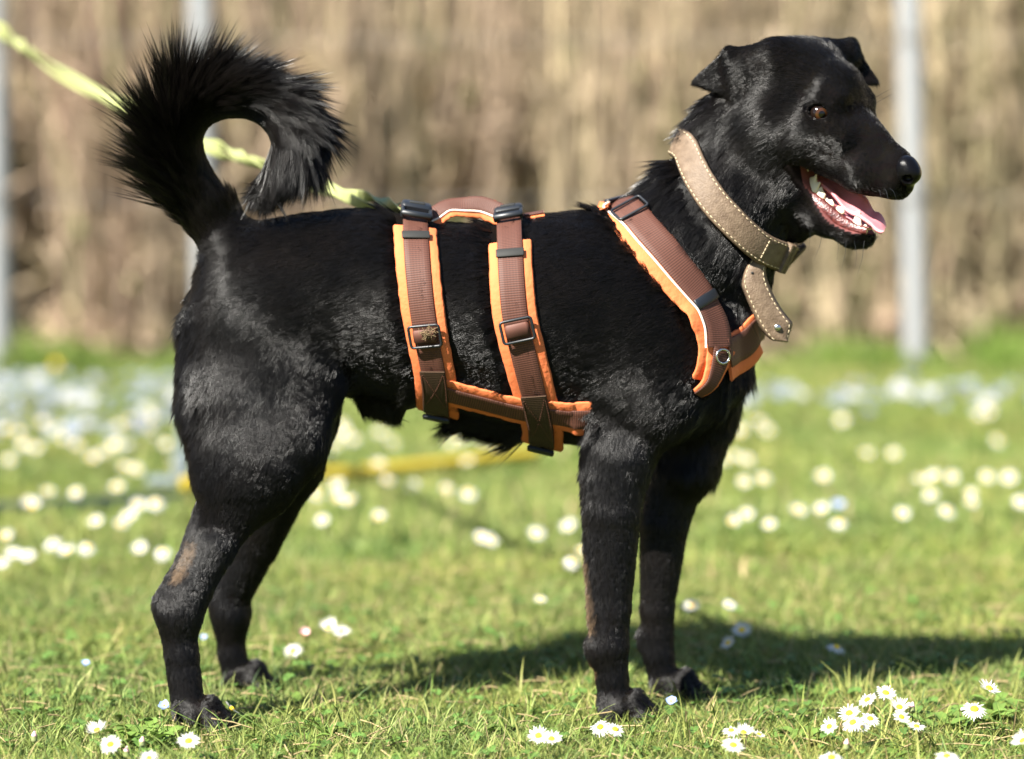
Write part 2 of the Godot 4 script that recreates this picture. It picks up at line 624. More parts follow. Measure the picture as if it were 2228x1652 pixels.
	# near hind leg
	var th := {"k": 0.04, "flat": 0.45, "flow": Vector3(-0.45, -1, 0), "len": 0.012, "lift": 0.085}
	bone(V(535, 640, -0.045), V(556, 760, -0.022), 95, 130, th)
	var tj := th.duplicate()
	tj.j = true
	bone(V(556, 760, -0.022), V(567, 860, -0.010), 130, 144, tj)
	bone(V(567, 860, -0.010), V(562, 940, -0.003), 144, 137, tj)
	bone(V(562, 940, -0.003), V(548, 1015, 0.004), 137, 112, tj)
	bone(V(650, 850, -0.016), V(640, 960, -0.004), 82, 64, {"k": 0.03, "flat": 0.45, "flow": Vector3(-0.2, -1, 0), "len": 0.016})
	bone(V(460, 730, -0.025), V(468, 880, -0.002), 66, 74, {"k": 0.03, "flat": 0.55, "flow": Vector3(-0.5, -1, 0), "len": 0.022, "lift": 0.2})
	bone(V(468, 880, -0.002), V(492, 1010, 0.008), 74, 56, {"j": true, "flat": 0.55, "flow": Vector3(-0.5, -1, 0), "len": 0.026, "lift": 0.26})
	bone(V(536, 1020, 0.006), V(470, 1185, 0.024), 86, 46, {"k": 0.03, "flat": 0.55, "len": 0.010, "lift": 0.12})
	bone(V(470, 1185, 0.024), V(402, 1312, 0.034), 46, 40, lj)
	var tn := lg.duplicate()
	tn.k = 0.007
	bone(V(446, 1110, 0.016), V(403, 1215, 0.027), 24, 18, tn)
	tn.j = true
	bone(V(403, 1215, 0.027), V(359, 1308, 0.034), 18, 24, tn)
	bone(V(408, 1290, 0.032), V(394, 1335, 0.034), 40, 42, lg)
	bone(V(384, 1330, 0.034), V(394, 1420, 0.038), 44, 36, lg)
	bone(V(394, 1420, 0.038), V(408, 1530, 0.042), 36, 35, lj)
	paw(V(412, 1550, 0.042), 0.0, V(506, 1572, 0.042))
	# far hind leg
	var zh := -0.18
	bone(V(560, 660, -0.1), V(600, 880, -0.13), 95, 130, th)
	bone(V(600, 880, -0.13), V(625, 1010, -0.145), 130, 78, th)
	bone(V(625, 1010, -0.145), V(560, 1180, -0.168), 74, 52, lg)
	bone(V(560, 1180, -0.168), V(502, 1300, zh), 50, 44, lj)
	bone(V(482, 1298, zh), V(502, 1340, zh), 26, 38, lg)
	bone(V(500, 1335, zh), V(504, 1420, zh), 39, 30, lg)
	bone(V(504, 1420, zh), V(518, 1480, zh), 31, 34, lj)
	paw(V(522, 1488, zh), 0.0, V(594, 1506, zh))
	# tail: a sickle curling up and forward
	var tp := [V(505, 545, z), V(470, 480, z), V(432, 420, z), V(400, 350, z + 0.004), V(396, 290, z + 0.008), V(424, 240, z + 0.012), V(478, 213, z + 0.015), V(542, 210, z + 0.018), V(600, 234, z + 0.022), V(638, 282, z + 0.026), V(638, 332, z + 0.028), V(604, 386, z + 0.03)]
	var tr := [62, 58, 50, 45, 42, 42, 44, 45, 48, 50, 46, 28]
	for i in tp.size() - 1:
		bone(tp[i], tp[i + 1], tr[i], tr[i + 1], {"reg": TAIL if i > 0 else BODY, "len": 0.026, "lift": 0.25, "k": 0.02, "flat": 0.85, "j": i > 0})
	make_head()

func paw(a: Vector3, turn: float, tip: Vector3) -> void:
	# pastern to toes: a low wedge with four toes side by side
	var o := {"reg": LEG, "len": 0.005, "lift": 0.10, "k": 0.0065}
	var f := Vector3(1, 0, 0).rotated(Vector3.UP, -turn)
	var base := Vector3(a.x + 0.006, 0.022, a.z)
	bone(a, base, 38, 36, o)
	for s in [-1.5, -0.5, 0.5, 1.5]:
		var inner := absf(s) < 1.0
		var t := Vector3(tip.x - 0.010 + (0.005 if inner else -0.008), 0.016, a.z + s * 0.0135)
		var knuckle := base.lerp(t, 0.45) + Vector3(0, 0.015 if inner else 0.010, 0)
		bone(base + Vector3(0, 0.004, s * 0.006), knuckle, 22, 18, o)
		bone(knuckle, t, 17.5, 17, o)
	bone(base + Vector3(-0.006, -0.008, 0), base + Vector3(0.02, -0.010, 0), 26, 26, {"reg": LEG, "len": 0.005, "k": 0.008})

func HM(u: float, v: float, s: float) -> Vector3:
	# a point measured on the near side of the head, or its mirror image on the far side
	var p := HP(u, v, absf(s))
	return p if s >= 0.0 else p - head_s * (2.0 * absf(s))

func make_head() -> void:
	var fc := {"reg": FACE, "len": 0.009, "lift": 0.12, "n": head_s, "k": 0.02}
	var back := -head_f + Vector3(0, 0.25, 0)
	var o := func(flow: Vector3, ln := 0.009, fl := 1.0, k := 0.02, lift := 0.12) -> Dictionary: return {"reg": FACE, "len": ln, "lift": lift, "n": head_s, "k": k, "flow": flow, "flat": fl}
	# skull
	bone(HP(1672, 205, 0), HP(1745, 192, 0), 104, 100, o.call(Vector3(-0.8, -0.1, -0.4), 0.012))
	bone(HP(1745, 192, 0), HP(1808, 208, 0), 100, 76, o.call(back))
	# cheeks and jaw muscle, both sides
	for s: float in [1.0, -1.0]:
		bone(HM(1700, 275, s * 0.028), HM(1745, 300, s * 0.028), 92, 74, o.call(-head_f + Vector3(0, -0.6, 0), 0.012))
		bone(HM(1690, 330, s * 0.022), HM(1712, 405, s * 0.020), 76, 60, o.call(-head_f + Vector3(0, -0.9, 0), 0.014))
		bone(HM(1800, 210, s * 0.030), HM(1822, 222, s * 0.028), 30, 24, o.call(back, 0.006, 1.0, 0.014))
		bone(HM(1775, 268, s * 0.035), HM(1835, 300, s * 0.028), 42, 36, o.call(back + Vector3(0, -0.5, 0), 0.007))
		# upper lips
		bone(HM(1790, 335, s * 0.022), HM(1880, 378, s * 0.018), 44, 42, o.call(back + Vector3(0, -0.5, 0), 0.006, 1.0, 0.014))
		bone(HM(1880, 378, s * 0.016), HM(1936, 401, s * 0.011), 44, 30, o.call(back, 0.004, 1.0, 0.012))
		# lower jaw
		bone(HM(1722, 425, s * 0.02), HM(1790, 480, s * 0.018), 40, 25, o.call(-head_f + Vector3(0, 0.2, 0), 0.01, 1.0, 0.012))
		bone(HM(1790, 480, s * 0.016), HM(1862, 513, s * 0.010), 25, 20, o.call(-head_f + Vector3(0, 0.5, 0), 0.007, 1.0, 0.012))
	bone(HP(1862, 513, 0.006), HP(1884, 516, 0), 20, 18, o.call(-head_f + Vector3(0, 0.3, 0), 0.007, 1.0, 0.012))
	bone(HP(1740, 440, 0), HP(1850, 510, 0), 34, 16, o.call(-head_f + Vector3(0, 0.3, 0), 0.009))
	# muzzle bridge and front
	bone(HP(1815, 245, 0), HP(1880, 310, 0), 62, 44, o.call(back, 0.006, 0.85))
	bone(HP(1880, 312, 0), HP(1950, 358, 0), 44, 34, o.call(back, 0.004, 0.95))
	bone(HP(1944, 358, 0), HP(1954, 376, 0), 33, 28, o.call(back, 0.003, 0.95, 0.01))
	bone(HP(1935, 405, 0), HP(1958, 413, 0), 24, 18, o.call(back, 0.003, 1.0, 0.01))
	# throat
	bone(HP(1690, 400, 0), HP(1735, 470, 0), 100, 48, o.call(Vector3(-0.7, -0.7, 0), 0.02, 1.0, 0.02, 0.25))
	# ears: two-piece leaves that fold back and down
	var er := {"type": 2, "reg": EAR, "len": 0.007, "lift": 0.14, "k": 0.009, "flow": Vector3(-1, -0.4, 0.1)}
	var A := HP(1700, 112, 0.034)
	var B := HP(1606, 202, 0.060)
	var C := HP(1517, 178, 0.067)
	var D := HP(1588, 113, 0.061)
	er.c = D
	bone(A, B, 9, 9, er)
	er.c = C
	bone(D, B, 9, 9, er)
	bone(HP(1690, 130, 0.034), HP(1640, 150, 0.046), 44, 34, {"reg": EAR, "len": 0.008, "flow": Vector3(-1, -0.3, 0), "k": 0.02})
	var A2 := HP(1795, 108, -0.03)
	var D2 := HP(1850, 98, -0.056)
	var C2 := HP(1902, 176, -0.072)
	var B2 := HP(1850, 180, -0.05)
	er.flow = Vector3(0.6, -1, -0.2)
	er.c = D2
	bone(A2, B2, 7, 7, er)
	er.c = C2
	bone(D2, B2, 8, 8, er)
	bone(HP(1800, 120, -0.03), HP(1840, 116, -0.045), 30, 22, {"reg": EAR, "len": 0.008, "flow": Vector3(1, -0.3, 0), "k": 0.02})
	for q in [[1714, 358], [1737, 352], [1784, 384], [1850, 417], [1895, 429], [1945, 442], [2000, 450], [2000, 540], [1920, 520], [1900, 508], [1888, 510], [1865, 508], [1841, 500], [1817, 487], [1794, 466], [1765, 445], [1742, 421], [1724, 393]]:
		var w := HP(q[0], q[1], clampf(0.058 - (q[0] - 1715) / 90.0 * 0.036, 0.021, 0.058)) - head_o
		mouth.append(Vector2(w.dot(head_f), w.y))
	# eye openings: almond, set in the face on both sides
	for s: float in [1.0, -1.0]:
		var e := HM(1783, 245, s * 0.046)
		var out: Vector3 = (head_s * s * 0.85 + head_f * 0.5 + Vector3(0, 0.1, 0)).normalized()
		var along := (head_f - out * head_f.dot(out) + Vector3(0, -0.22, 0)).normalized()
		var up := out.cross(along).normalized()
		sockets.append([e, along, up, out, 0.0122, 0.0086, 0.015])

# ---------------------------------------------------------------- surface nets
var mv := PackedVector3Array()
var mn := PackedVector3Array()
var mi := PackedInt32Array()
var mblock := PackedInt32Array()      # for each vertex, which list of bones is near it
var lists := []

func mesh_field(f: Callable, lo: Vector3, hi: Vector3, cell: float, list: PackedInt32Array, keep: Callable) -> void:
	var nb := Vector3i(((hi - lo) / (cell * 8)).ceil())
	var n := nb * 8 + Vector3i.ONE
	var val := PackedFloat32Array()
	val.resize(n.x * n.y * n.z)
	val.fill(1.0)
	var sy := n.x
	var sz := n.x * n.y
	var todo := []
	var half := cell * 4.0 * sqrt(3.0)
	for bz in nb.z:
		for by in nb.y:
			for bx in nb.x:
				var mid := lo + (Vector3(bx, by, bz) * 8 + Vector3(4, 4, 4)) * cell
				if not keep.call(mid, half + cell * 8.0): continue
				var near := PackedInt32Array()
				var ds := PackedFloat32Array()
				var best := 1e9
				for i in list:
					var d := one(i, mid)
					ds.append(d)
					best = minf(best, d)
				var j := 0
				for i in list:
					if ds[j] < best + half * 1.5 + 0.018: near.append(i)
					j += 1
				if best > half * 1.35 and list.size(): continue
				if list.size() and best < -half * 1.5 - 0.015 and not (mid.x > head_o.x - 0.06 and mid.y > 0.42):
					for k in 8:
						for jj in 8:
							var at := bx * 8 + (by * 8 + jj) * sy + (bz * 8 + k) * sz
							for i in 8: val[at + i] = -1.0
					continue
				lists.append(near)
				todo.append([Vector3i(bx, by, bz) * 8, lists.size() - 1])
				for k in 8:
					for jj in 8:
						var at := bx * 8 + (by * 8 + jj) * sy + (bz * 8 + k) * sz
						var p := lo + Vector3(bx * 8, by * 8 + jj, bz * 8 + k) * cell
						for i in 8:
							val[at + i] = f.call(p, near)
							p.x += cell
	var vid := PackedInt32Array()
	vid.resize(val.size())
	vid.fill(-1)
	var off := [0, 1, sy, sy + 1, sz, sz + 1, sz + sy, sz + sy + 1]
	var ends := [[0, 1], [2, 3], [4, 5], [6, 7], [0, 2], [1, 3], [4, 6], [5, 7], [0, 4], [1, 5], [2, 6], [3, 7]]
	for t in todo:
		var b: Vector3i = t[0]
		for k in range(b.z, mini(b.z + 8, n.z - 1)):
			for j in range(b.y, mini(b.y + 8, n.y - 1)):
				for i in range(b.x, mini(b.x + 8, n.x - 1)):
					var at := i + j * sy + k * sz
					var inside := val[at] < 0.0
					if (val[at + 1] < 0.0) == inside and (val[at + sy] < 0.0) == inside and (val[at + sz] < 0.0) == inside and (val[at + sy + 1] < 0.0) == inside and (val[at + sz + 1] < 0.0) == inside and (val[at + sz + sy] < 0.0) == inside and (val[at + sz + sy + 1] < 0.0) == inside: continue
					var c := PackedFloat32Array([val[at], val[at + 1], val[at + sy], val[at + sy + 1], val[at + sz], val[at + sz + 1], val[at + sz + sy], val[at + sz + sy + 1]])
					var sum := Vector3.ZERO
					var m := 0
					for e in ends:
						var x := c[e[0]]
						var y := c[e[1]]
						if (x < 0.0) != (y < 0.0):
							var w := x / (x - y)
							var p0 := Vector3(e[0] & 1, (e[0] >> 1) & 1, e[0] >> 2)
							var p1 := Vector3(e[1] & 1, (e[1] >> 1) & 1, e[1] >> 2)
							sum += p0.lerp(p1, w)
							m += 1
					var local := sum / m
					vid[at] = mv.size()
					mv.append(lo + (Vector3(i, j, k) + local) * cell)
					mn.append(Vector3(c[1] + c[3] + c[5] + c[7] - c[0] - c[2] - c[4] - c[6], c[2] + c[3] + c[6] + c[7] - c[0] - c[1] - c[4] - c[5], c[4] + c[5] + c[6] + c[7] - c[0] - c[1] - c[2] - c[3]).normalized())
					mblock.append(t[1])
	for t in todo:
		var b: Vector3i = t[0]
		for k in range(maxi(b.z, 1), mini(b.z + 8, n.z - 1)):
			for j in range(maxi(b.y, 1), mini(b.y + 8, n.y - 1)):
				for i in range(maxi(b.x, 1), mini(b.x + 8, n.x - 1)):
					var at := i + j * sy + k * sz
					if vid[at] < 0 or not keep.call(mv[vid[at]], cell): continue
					var inside := val[at] < 0.0
					if (val[at + 1] < 0.0) != inside: quad(vid[at], vid[at - sy], vid[at - sy - sz], vid[at - sz], inside)
					if (val[at + sy] < 0.0) != inside: quad(vid[at], vid[at - sz], vid[at - sz - 1], vid[at - 1], inside)
					if (val[at + sz] < 0.0) != inside: quad(vid[at], vid[at - 1], vid[at - 1 - sy], vid[at - sy], inside)

func quad(a: int, b: int, c: int, d: int, flip: bool) -> void:
	if a < 0 or b < 0 or c < 0 or d < 0: return
	if not flip: mi.append_array(PackedInt32Array([a, b, c, a, c, d]))
	else: mi.append_array(PackedInt32Array([a, c, b, a, d, c]))

func take_mesh(cols = null) -> ArrayMesh:
	var arr := []
	arr.resize(Mesh.ARRAY_MAX)
	arr[Mesh.ARRAY_VERTEX] = mv
	arr[Mesh.ARRAY_NORMAL] = mn
	arr[Mesh.ARRAY_INDEX] = mi
	if cols: arr[Mesh.ARRAY_COLOR] = cols
	var m := ArrayMesh.new()
	m.add_surface_from_arrays(Mesh.PRIMITIVE_TRIANGLES, arr)
	return m

func clear_mesh() -> void:
	mv = PackedVector3Array(); mn = PackedVector3Array(); mi = PackedInt32Array(); mblock = PackedInt32Array(); lists = []

# ---------------------------------------------------------------- the coat
var covered := {}                      # where straps lie flat on the coat: cell -> [[point, radius], ...]
var patches := []                      # tan marks: [a, b, radius, colour]

func cover(p: Vector3, r: float) -> void:
	var c := Vector3i((p / 0.03).floor())
	for x in range(-1, 2):
		for y in range(-1, 2):
			for z in range(-1, 2):
				var key := c + Vector3i(x, y, z)
				if not covered.has(key): covered[key] = []
				covered[key].append([p, r])

func strap_ratio(p: Vector3) -> float:
	# below 1 under a strap, a little above 1 just beside it
	var best := 9.0
	var c := Vector3i((p / 0.03).floor())
	if covered.has(c):
		for q in covered[c]: best = minf(best, p.distance_squared_to(q[0]) / (q[1] * q[1]))
	return best

func coat_colour(p: Vector3, marks := true) -> Color:
	var w := 0.5 + 0.5 * noise.get_noise_3dv(p * 60.0)
	var c := Color(0.0022, 0.0020, 0.0021).lerp(Color(0.0066, 0.0050, 0.0042), w)
	if not marks: return c
	for q in patches:
		var e: Vector3 = q[1] - q[0]
		var h := clampf((p - q[0]).dot(e) / maxf(e.length_squared(), 1e-9), 0, 1)
		var d: float = (p - q[0] - e * h).length() / q[2]
		d += 0.22 * noise.get_noise_3dv(p * 300.0)
		if d < 1.0: c = c.lerp(q[3], clampf((1.0 - d) * 1.4, 0, 0.9))
	return c

func tuft_mesh(strands: int, thick: float, segs: int, clump: float, arch: float) -> ArrayMesh:
	# a lock of hairs along +z, one long, with rounded three-sided strands
	var v := PackedVector3Array()
	var nn := PackedVector3Array()
	var ix := PackedInt32Array()
	for s in strands:
		var x0 := rng.randf_range(-1, 1)
		var z0 := rng.randf_range(-0.25, 0.25)
		var l := rng.randf_range(0.6, 1.1)
		var x1 := x0 * clump + rng.randf_range(-0.13, 0.13)
		var y1 := rng.randf_range(-0.08, 0.18)
		var a := arch * rng.randf_range(0.5, 1.3)
		var r := thick * rng.randf_range(0.7, 1.2)
		var first := v.size()
		for k in segs + 1:
			var t := float(k) / segs
			var c := Vector3(lerpf(x0, x1, t * t), y1 * t + a * t * (1.0 - t) * 2.0, z0 + l * t)
			var rr := r * (1.0 - t) ** 0.7
			if k == segs:
				v.append(c); nn.append(Vector3.UP)
			else:
				for q in 3:
					var d := Vector3(cos(TAU * q / 3 + 0.5), sin(TAU * q / 3 + 0.5), 0)
					v.append(c + d * rr); nn.append(d)
		for k in segs:
			var o := first + k * 3
			for q in 3:
				var q2 := (q + 1) % 3
				if k == segs - 1: ix.append_array(PackedInt32Array([o + q, o + 3, o + q2]))
				else: ix.append_array(PackedInt32Array([o + q, o + 3 + q, o + q2, o + q2, o + 3 + q, o + 3 + q2]))
	var arr := []
	arr.resize(Mesh.ARRAY_MAX)
	arr[Mesh.ARRAY_VERTEX] = v
	arr[Mesh.ARRAY_NORMAL] = nn
	arr[Mesh.ARRAY_INDEX] = ix
	var m := ArrayMesh.new()
	m.add_surface_from_arrays(Mesh.PRIMITIVE_TRIANGLES, arr)
	return m

func make_dog() -> void:
	var dog := thing("black_dog", "black short haired dog with bushy curled tail and open mouth on the lawn", "dog", Vector3.ZERO)
	var split := P(1580, 330, MID)
	var sn := Vector3(0.75, 0.55, 0).normalized()
	var t0 := Time.get_ticks_msec()
	mesh_field(field, Vector3(-0.5, 0.06, -0.26), Vector3(0.33, 0.72, 0.09), 0.005, everything, func(p: Vector3, e: float) -> bool: return (p - split).dot(sn) < e and p.y > 0.08 - e)
	mesh_field(field, Vector3(0.14, 0.40, -0.22), Vector3(0.48, 0.78, 0.12), 0.0025, everything, func(p: Vector3, e: float) -> bool: return (p - split).dot(sn) > -e)
	mesh_field(field, Vector3(-0.42, -0.02, -0.24), Vector3(0.28, 0.10, 0.09), 0.003, everything, func(p: Vector3, e: float) -> bool: return p.y < 0.08 + e)
	print("body ", mv.size(), " vertices ", Time.get_ticks_msec() - t0, " ms")
	var tan := Color(0.15, 0.10, 0.06)
	patches = [[P(424, 1185, 0.03), P(390, 1250, 0.04), 0.010, tan], [P(1279, 1210, 0.0), P(1290, 1365, 0.005), 0.009, tan], [P(1284, 1440, 0.0), P(1290, 1455, 0.0), 0.008, Color(0.2, 0.12, 0.06)], [P(458, 1562, 0.055), P(464, 1576, 0.055), 0.008, Color(0.28, 0.19, 0.13)], [P(1392, 1556, 0.01), P(1400, 1570, 0.01), 0.009, Color(0.22, 0.15, 0.1)], [P(1388, 1240, -0.11), P(1386, 1400, -0.11), 0.007, Color(0.03, 0.018, 0.010)], [P(1804, 208, 0.02), P(1806, 210, 0.02), 0.003, Color(0.10, 0.06, 0.03)]]
	# what the coat does at each vertex
	var nv := mv.size()
	var cols := PackedColorArray()
	var flows := PackedVector3Array()
	var lens := PackedFloat32Array()
	var lifts := PackedFloat32Array()
	var regs := PackedInt32Array()
	cols.resize(nv); flows.resize(nv); lens.resize(nv); lifts.resize(nv); regs.resize(nv)
	for i in nv:
		var p := mv[i]
		var n := mn[i]
		var fl := Vector3.ZERO
		var ln := 0.0
		var li := 0.0
		var ws := 0.0
		var best := 1e9
		var reg := 0
		for b in lists[mblock[i]]:
			var d := one(b, p)
			if d < best:
				best = d
				reg = breg[b]
			if d < 0.05:
				var w := exp(-maxf(d, -0.004) / 0.006)
				fl += bflow[b] * w
				ln += blen[b] * w
				li += blift[b] * w
				ws += w
		ln /= maxf(ws, 1e-9)
		li /= maxf(ws, 1e-9)
		var bare := false
		if reg == FACE or reg == EAR:
			if mouth_depth(p) < 0.0035: bare = true
			for s in sockets:
				if p.distance_to(s[0]) < 0.0105: bare = true
			if p.distance_to(nose_at) < 0.0165: bare = true
		if reg == TAIL:
			var out := p - tail_eye
			out.z *= 0.5
			out = out.normalized()
			var o := smoothstep(-0.35, 0.75, n.dot(out))
			var free := smoothstep(0.20, 0.0, p.distance_to(P(600, 380, MID + 0.03)) / 0.5)
			ln = lerpf(0.006, 0.040, o) * (1.0 + 0.55 * o * clampf(-out.x, 0, 1))
			li = lerpf(0.08, 0.38 + 0.28 * clampf(-out.x, 0, 1), o) * (1.0 - 0.2 * clampf(out.x, 0, 1))
			if p.distance_to(P(618, 385, MID + 0.03)) < 0.04:
				ln = 0.034
				li = 0.22
			if p.y < P(0, 470, MID).y: ln = lerpf(0.012, ln, 0.45 * o)
		flows[i] = (fl - n * fl.dot(n)).normalized()
		lens[i] = 0.0 if bare else ln
		lifts[i] = li
		regs[i] = reg
		cols[i] = coat_colour(p, false) * 5.0      # vertex colours keep 8 bits, so the material scales them back down
		if bare and reg == FACE and mouth_depth(p) < 0.0035: cols[i] = Color(0.85, 0.32, 0.30) if mouth_depth(p) < 0.0008 and (p - head_o).dot(head_s) < 0.034 else Color(0.06, 0.045, 0.045)
	part("body", take_mesh(cols), M.coat, dog)
	print("coat data ", Time.get_ticks_msec() - t0, " ms")
	if FUR:
		var bufs := [PackedFloat32Array(), PackedFloat32Array(), PackedFloat32Array(), PackedFloat32Array(), PackedFloat32Array()]
		var dens := [150000.0, 270000.0, 250000.0, 290000.0, 280000.0]
		var foot := [0.0036, 0.0026, 0.0042, 0.0028, 0.0024]
		rng.seed = 11
		var neck_from := P(1345, 500, MID).x
		var collar_from := P(1478, 500, MID).x
		for q in mi.size() / 6:
			var a := mi[q * 6]
			var b := mi[q * 6 + 1]
			var c := mi[q * 6 + 2]
			var d := mi[q * 6 + 5] if mi[q * 6 + 4] == c else mi[q * 6 + 4]
			if lens[a] == 0.0: continue
			var area := (mv[b] - mv[a]).cross(mv[c] - mv[a]).length() * 0.5 + (mv[c] - mv[a]).cross(mv[d] - mv[a]).length() * 0.5
			var reg := regs[a]
			var want: float = area * dens[reg]
			var k := int(want) + (1 if rng.randf() < want - int(want) else 0)
			for j in k:
				var f1 := rng.randf()
				var f2 := rng.randf()
				var p := mv[a].lerp(mv[b], f1).lerp(mv[d].lerp(mv[c], f1), f2)
				var by_strap := strap_ratio(p)
				if by_strap < 1.0: continue
				var n := mn[a].lerp(mn[b], f1).lerp(mn[d].lerp(mn[c], f1), f2).normalized()
				var fl := flows[a].lerp(flows[b], f1).lerp(flows[d].lerp(flows[c], f1), f2)
				var swirl := noise.get_noise_3dv(p * 90.0) * 0.12 + rng.randf_range(-0.15, 0.15)
				if reg == TAIL: swirl *= 2.0
				elif reg == FACE or reg == EAR: swirl += noise.get_noise_3dv(p * 200.0) * 0.12
				elif reg == LEG: swirl = noise.get_noise_3dv(p * 260.0) * 0.2 + rng.randf_range(-0.22, 0.22)
				var t := (fl - n * fl.dot(n)).normalized().rotated(n, swirl)
				var ln := lerpf(lens[a], lens[c], 0.5) * rng.randf_range(0.6, 1.3) * (1.0 + (0.0 if reg == LEG else 0.35) * noise.get_noise_3dv(p * 160.0 + Vector3(7, 0, 0)))
				var li := lerpf(lifts[a], lifts[c], 0.5) * (rng.randf_range(0.3, 1.9) if reg == LEG else rng.randf_range(0.45, 1.5))
				if (by_strap < 1.5 and p.x > neck_from) or (by_strap < 2.0 and p.x > collar_from):
					li *= 0.35
					ln *= 0.6
				elif by_strap < 1.8 and reg == BODY:
					li += rng.randf_range(0.15, 0.4)
					ln *= 1.25
				var dir := t * cos(li) + n * sin(li)
				var up := n * cos(li) - t * sin(li)
				var side := dir.cross(up)
				var ft: float = foot[reg]
				var col := coat_colour(p + Vector3(rng.randfn(0, 0.0015), rng.randfn(0, 0.002), rng.randfn(0, 0.0015)))
				col = col * rng.randf_range(0.7, 1.35)
				put(bufs[reg], side * ft * (1.0 if rng.randf() < 0.5 else -1.0), up * ft, dir * ln, p - n * 0.0006, col)
		var called := ["body_fur", "face_fur", "tail_fur", "leg_fur", "ear_fur"]
		var tufts := [tuft_mesh(17, 0.058, 3, 0.5, 0.10), tuft_mesh(10, 0.12, 3, 0.4, 0.18), tuft_mesh(16, 0.055, 5, 0.55, 0.3), tuft_mesh(13, 0.09, 3, 0.5, 0.12), tuft_mesh(11, 0.10, 3, 0.7, 0.15)]
		for r in 5:
			if bufs[r].size(): scatter(called[r], tufts[r], M.leg_fur if r == LEG else M.fur, bufs[r], dog)
			print(called[r], " ", bufs[r].size() / 16)
	clear_mesh()
	make_face(dog)
	print("dog ", Time.get_ticks_msec() - t0, " ms")

var nose_at := Vector3.ZERO

func small_field(bones: Array, cell: float) -> ArrayMesh:
	# a little shape of its own: each entry is [a, b, ra, rb, subtract, flat normal, flatness] in metres
	clear_mesh()
	var lo := Vector3(9, 9, 9)
	var hi := -lo
	for b in bones:
		if b[4]: continue
		for e in [[b[0], b[2]], [b[1], b[3]]]:
			lo = lo.min(e[0] - Vector3.ONE * (e[1] + 0.004))
			hi = hi.max(e[0] + Vector3.ONE * (e[1] + 0.004))
	var f := func(p: Vector3, _l: PackedInt32Array) -> float:
		var d := 1.0
		for b in bones:
			var w: Vector3 = p - b[0]
			var e: Vector3 = b[1] - b[0]
			if b.size() > 6:
				w += b[5] * (w.dot(b[5]) * (1.0 / b[6] - 1.0))
				e += b[5] * (e.dot(b[5]) * (1.0 / b[6] - 1.0))
			var h := clampf(w.dot(e) / maxf(e.length_squared(), 1e-9), 0, 1)
			var x: float = (w - e * h).length() - lerpf(b[2], b[3], h)
			var k := 0.006
			if b[4]:
				d = maxf(d, -x)
			else:
				var g := maxf(k - absf(d - x), 0.0) / k
				d = minf(d, x) - g * g * k * 0.25
		return d
	mesh_field(f, lo, hi, cell, PackedInt32Array(), func(_p: Vector3, _e: float) -> bool: return true)
	var m := take_mesh()
	clear_mesh()
	return m

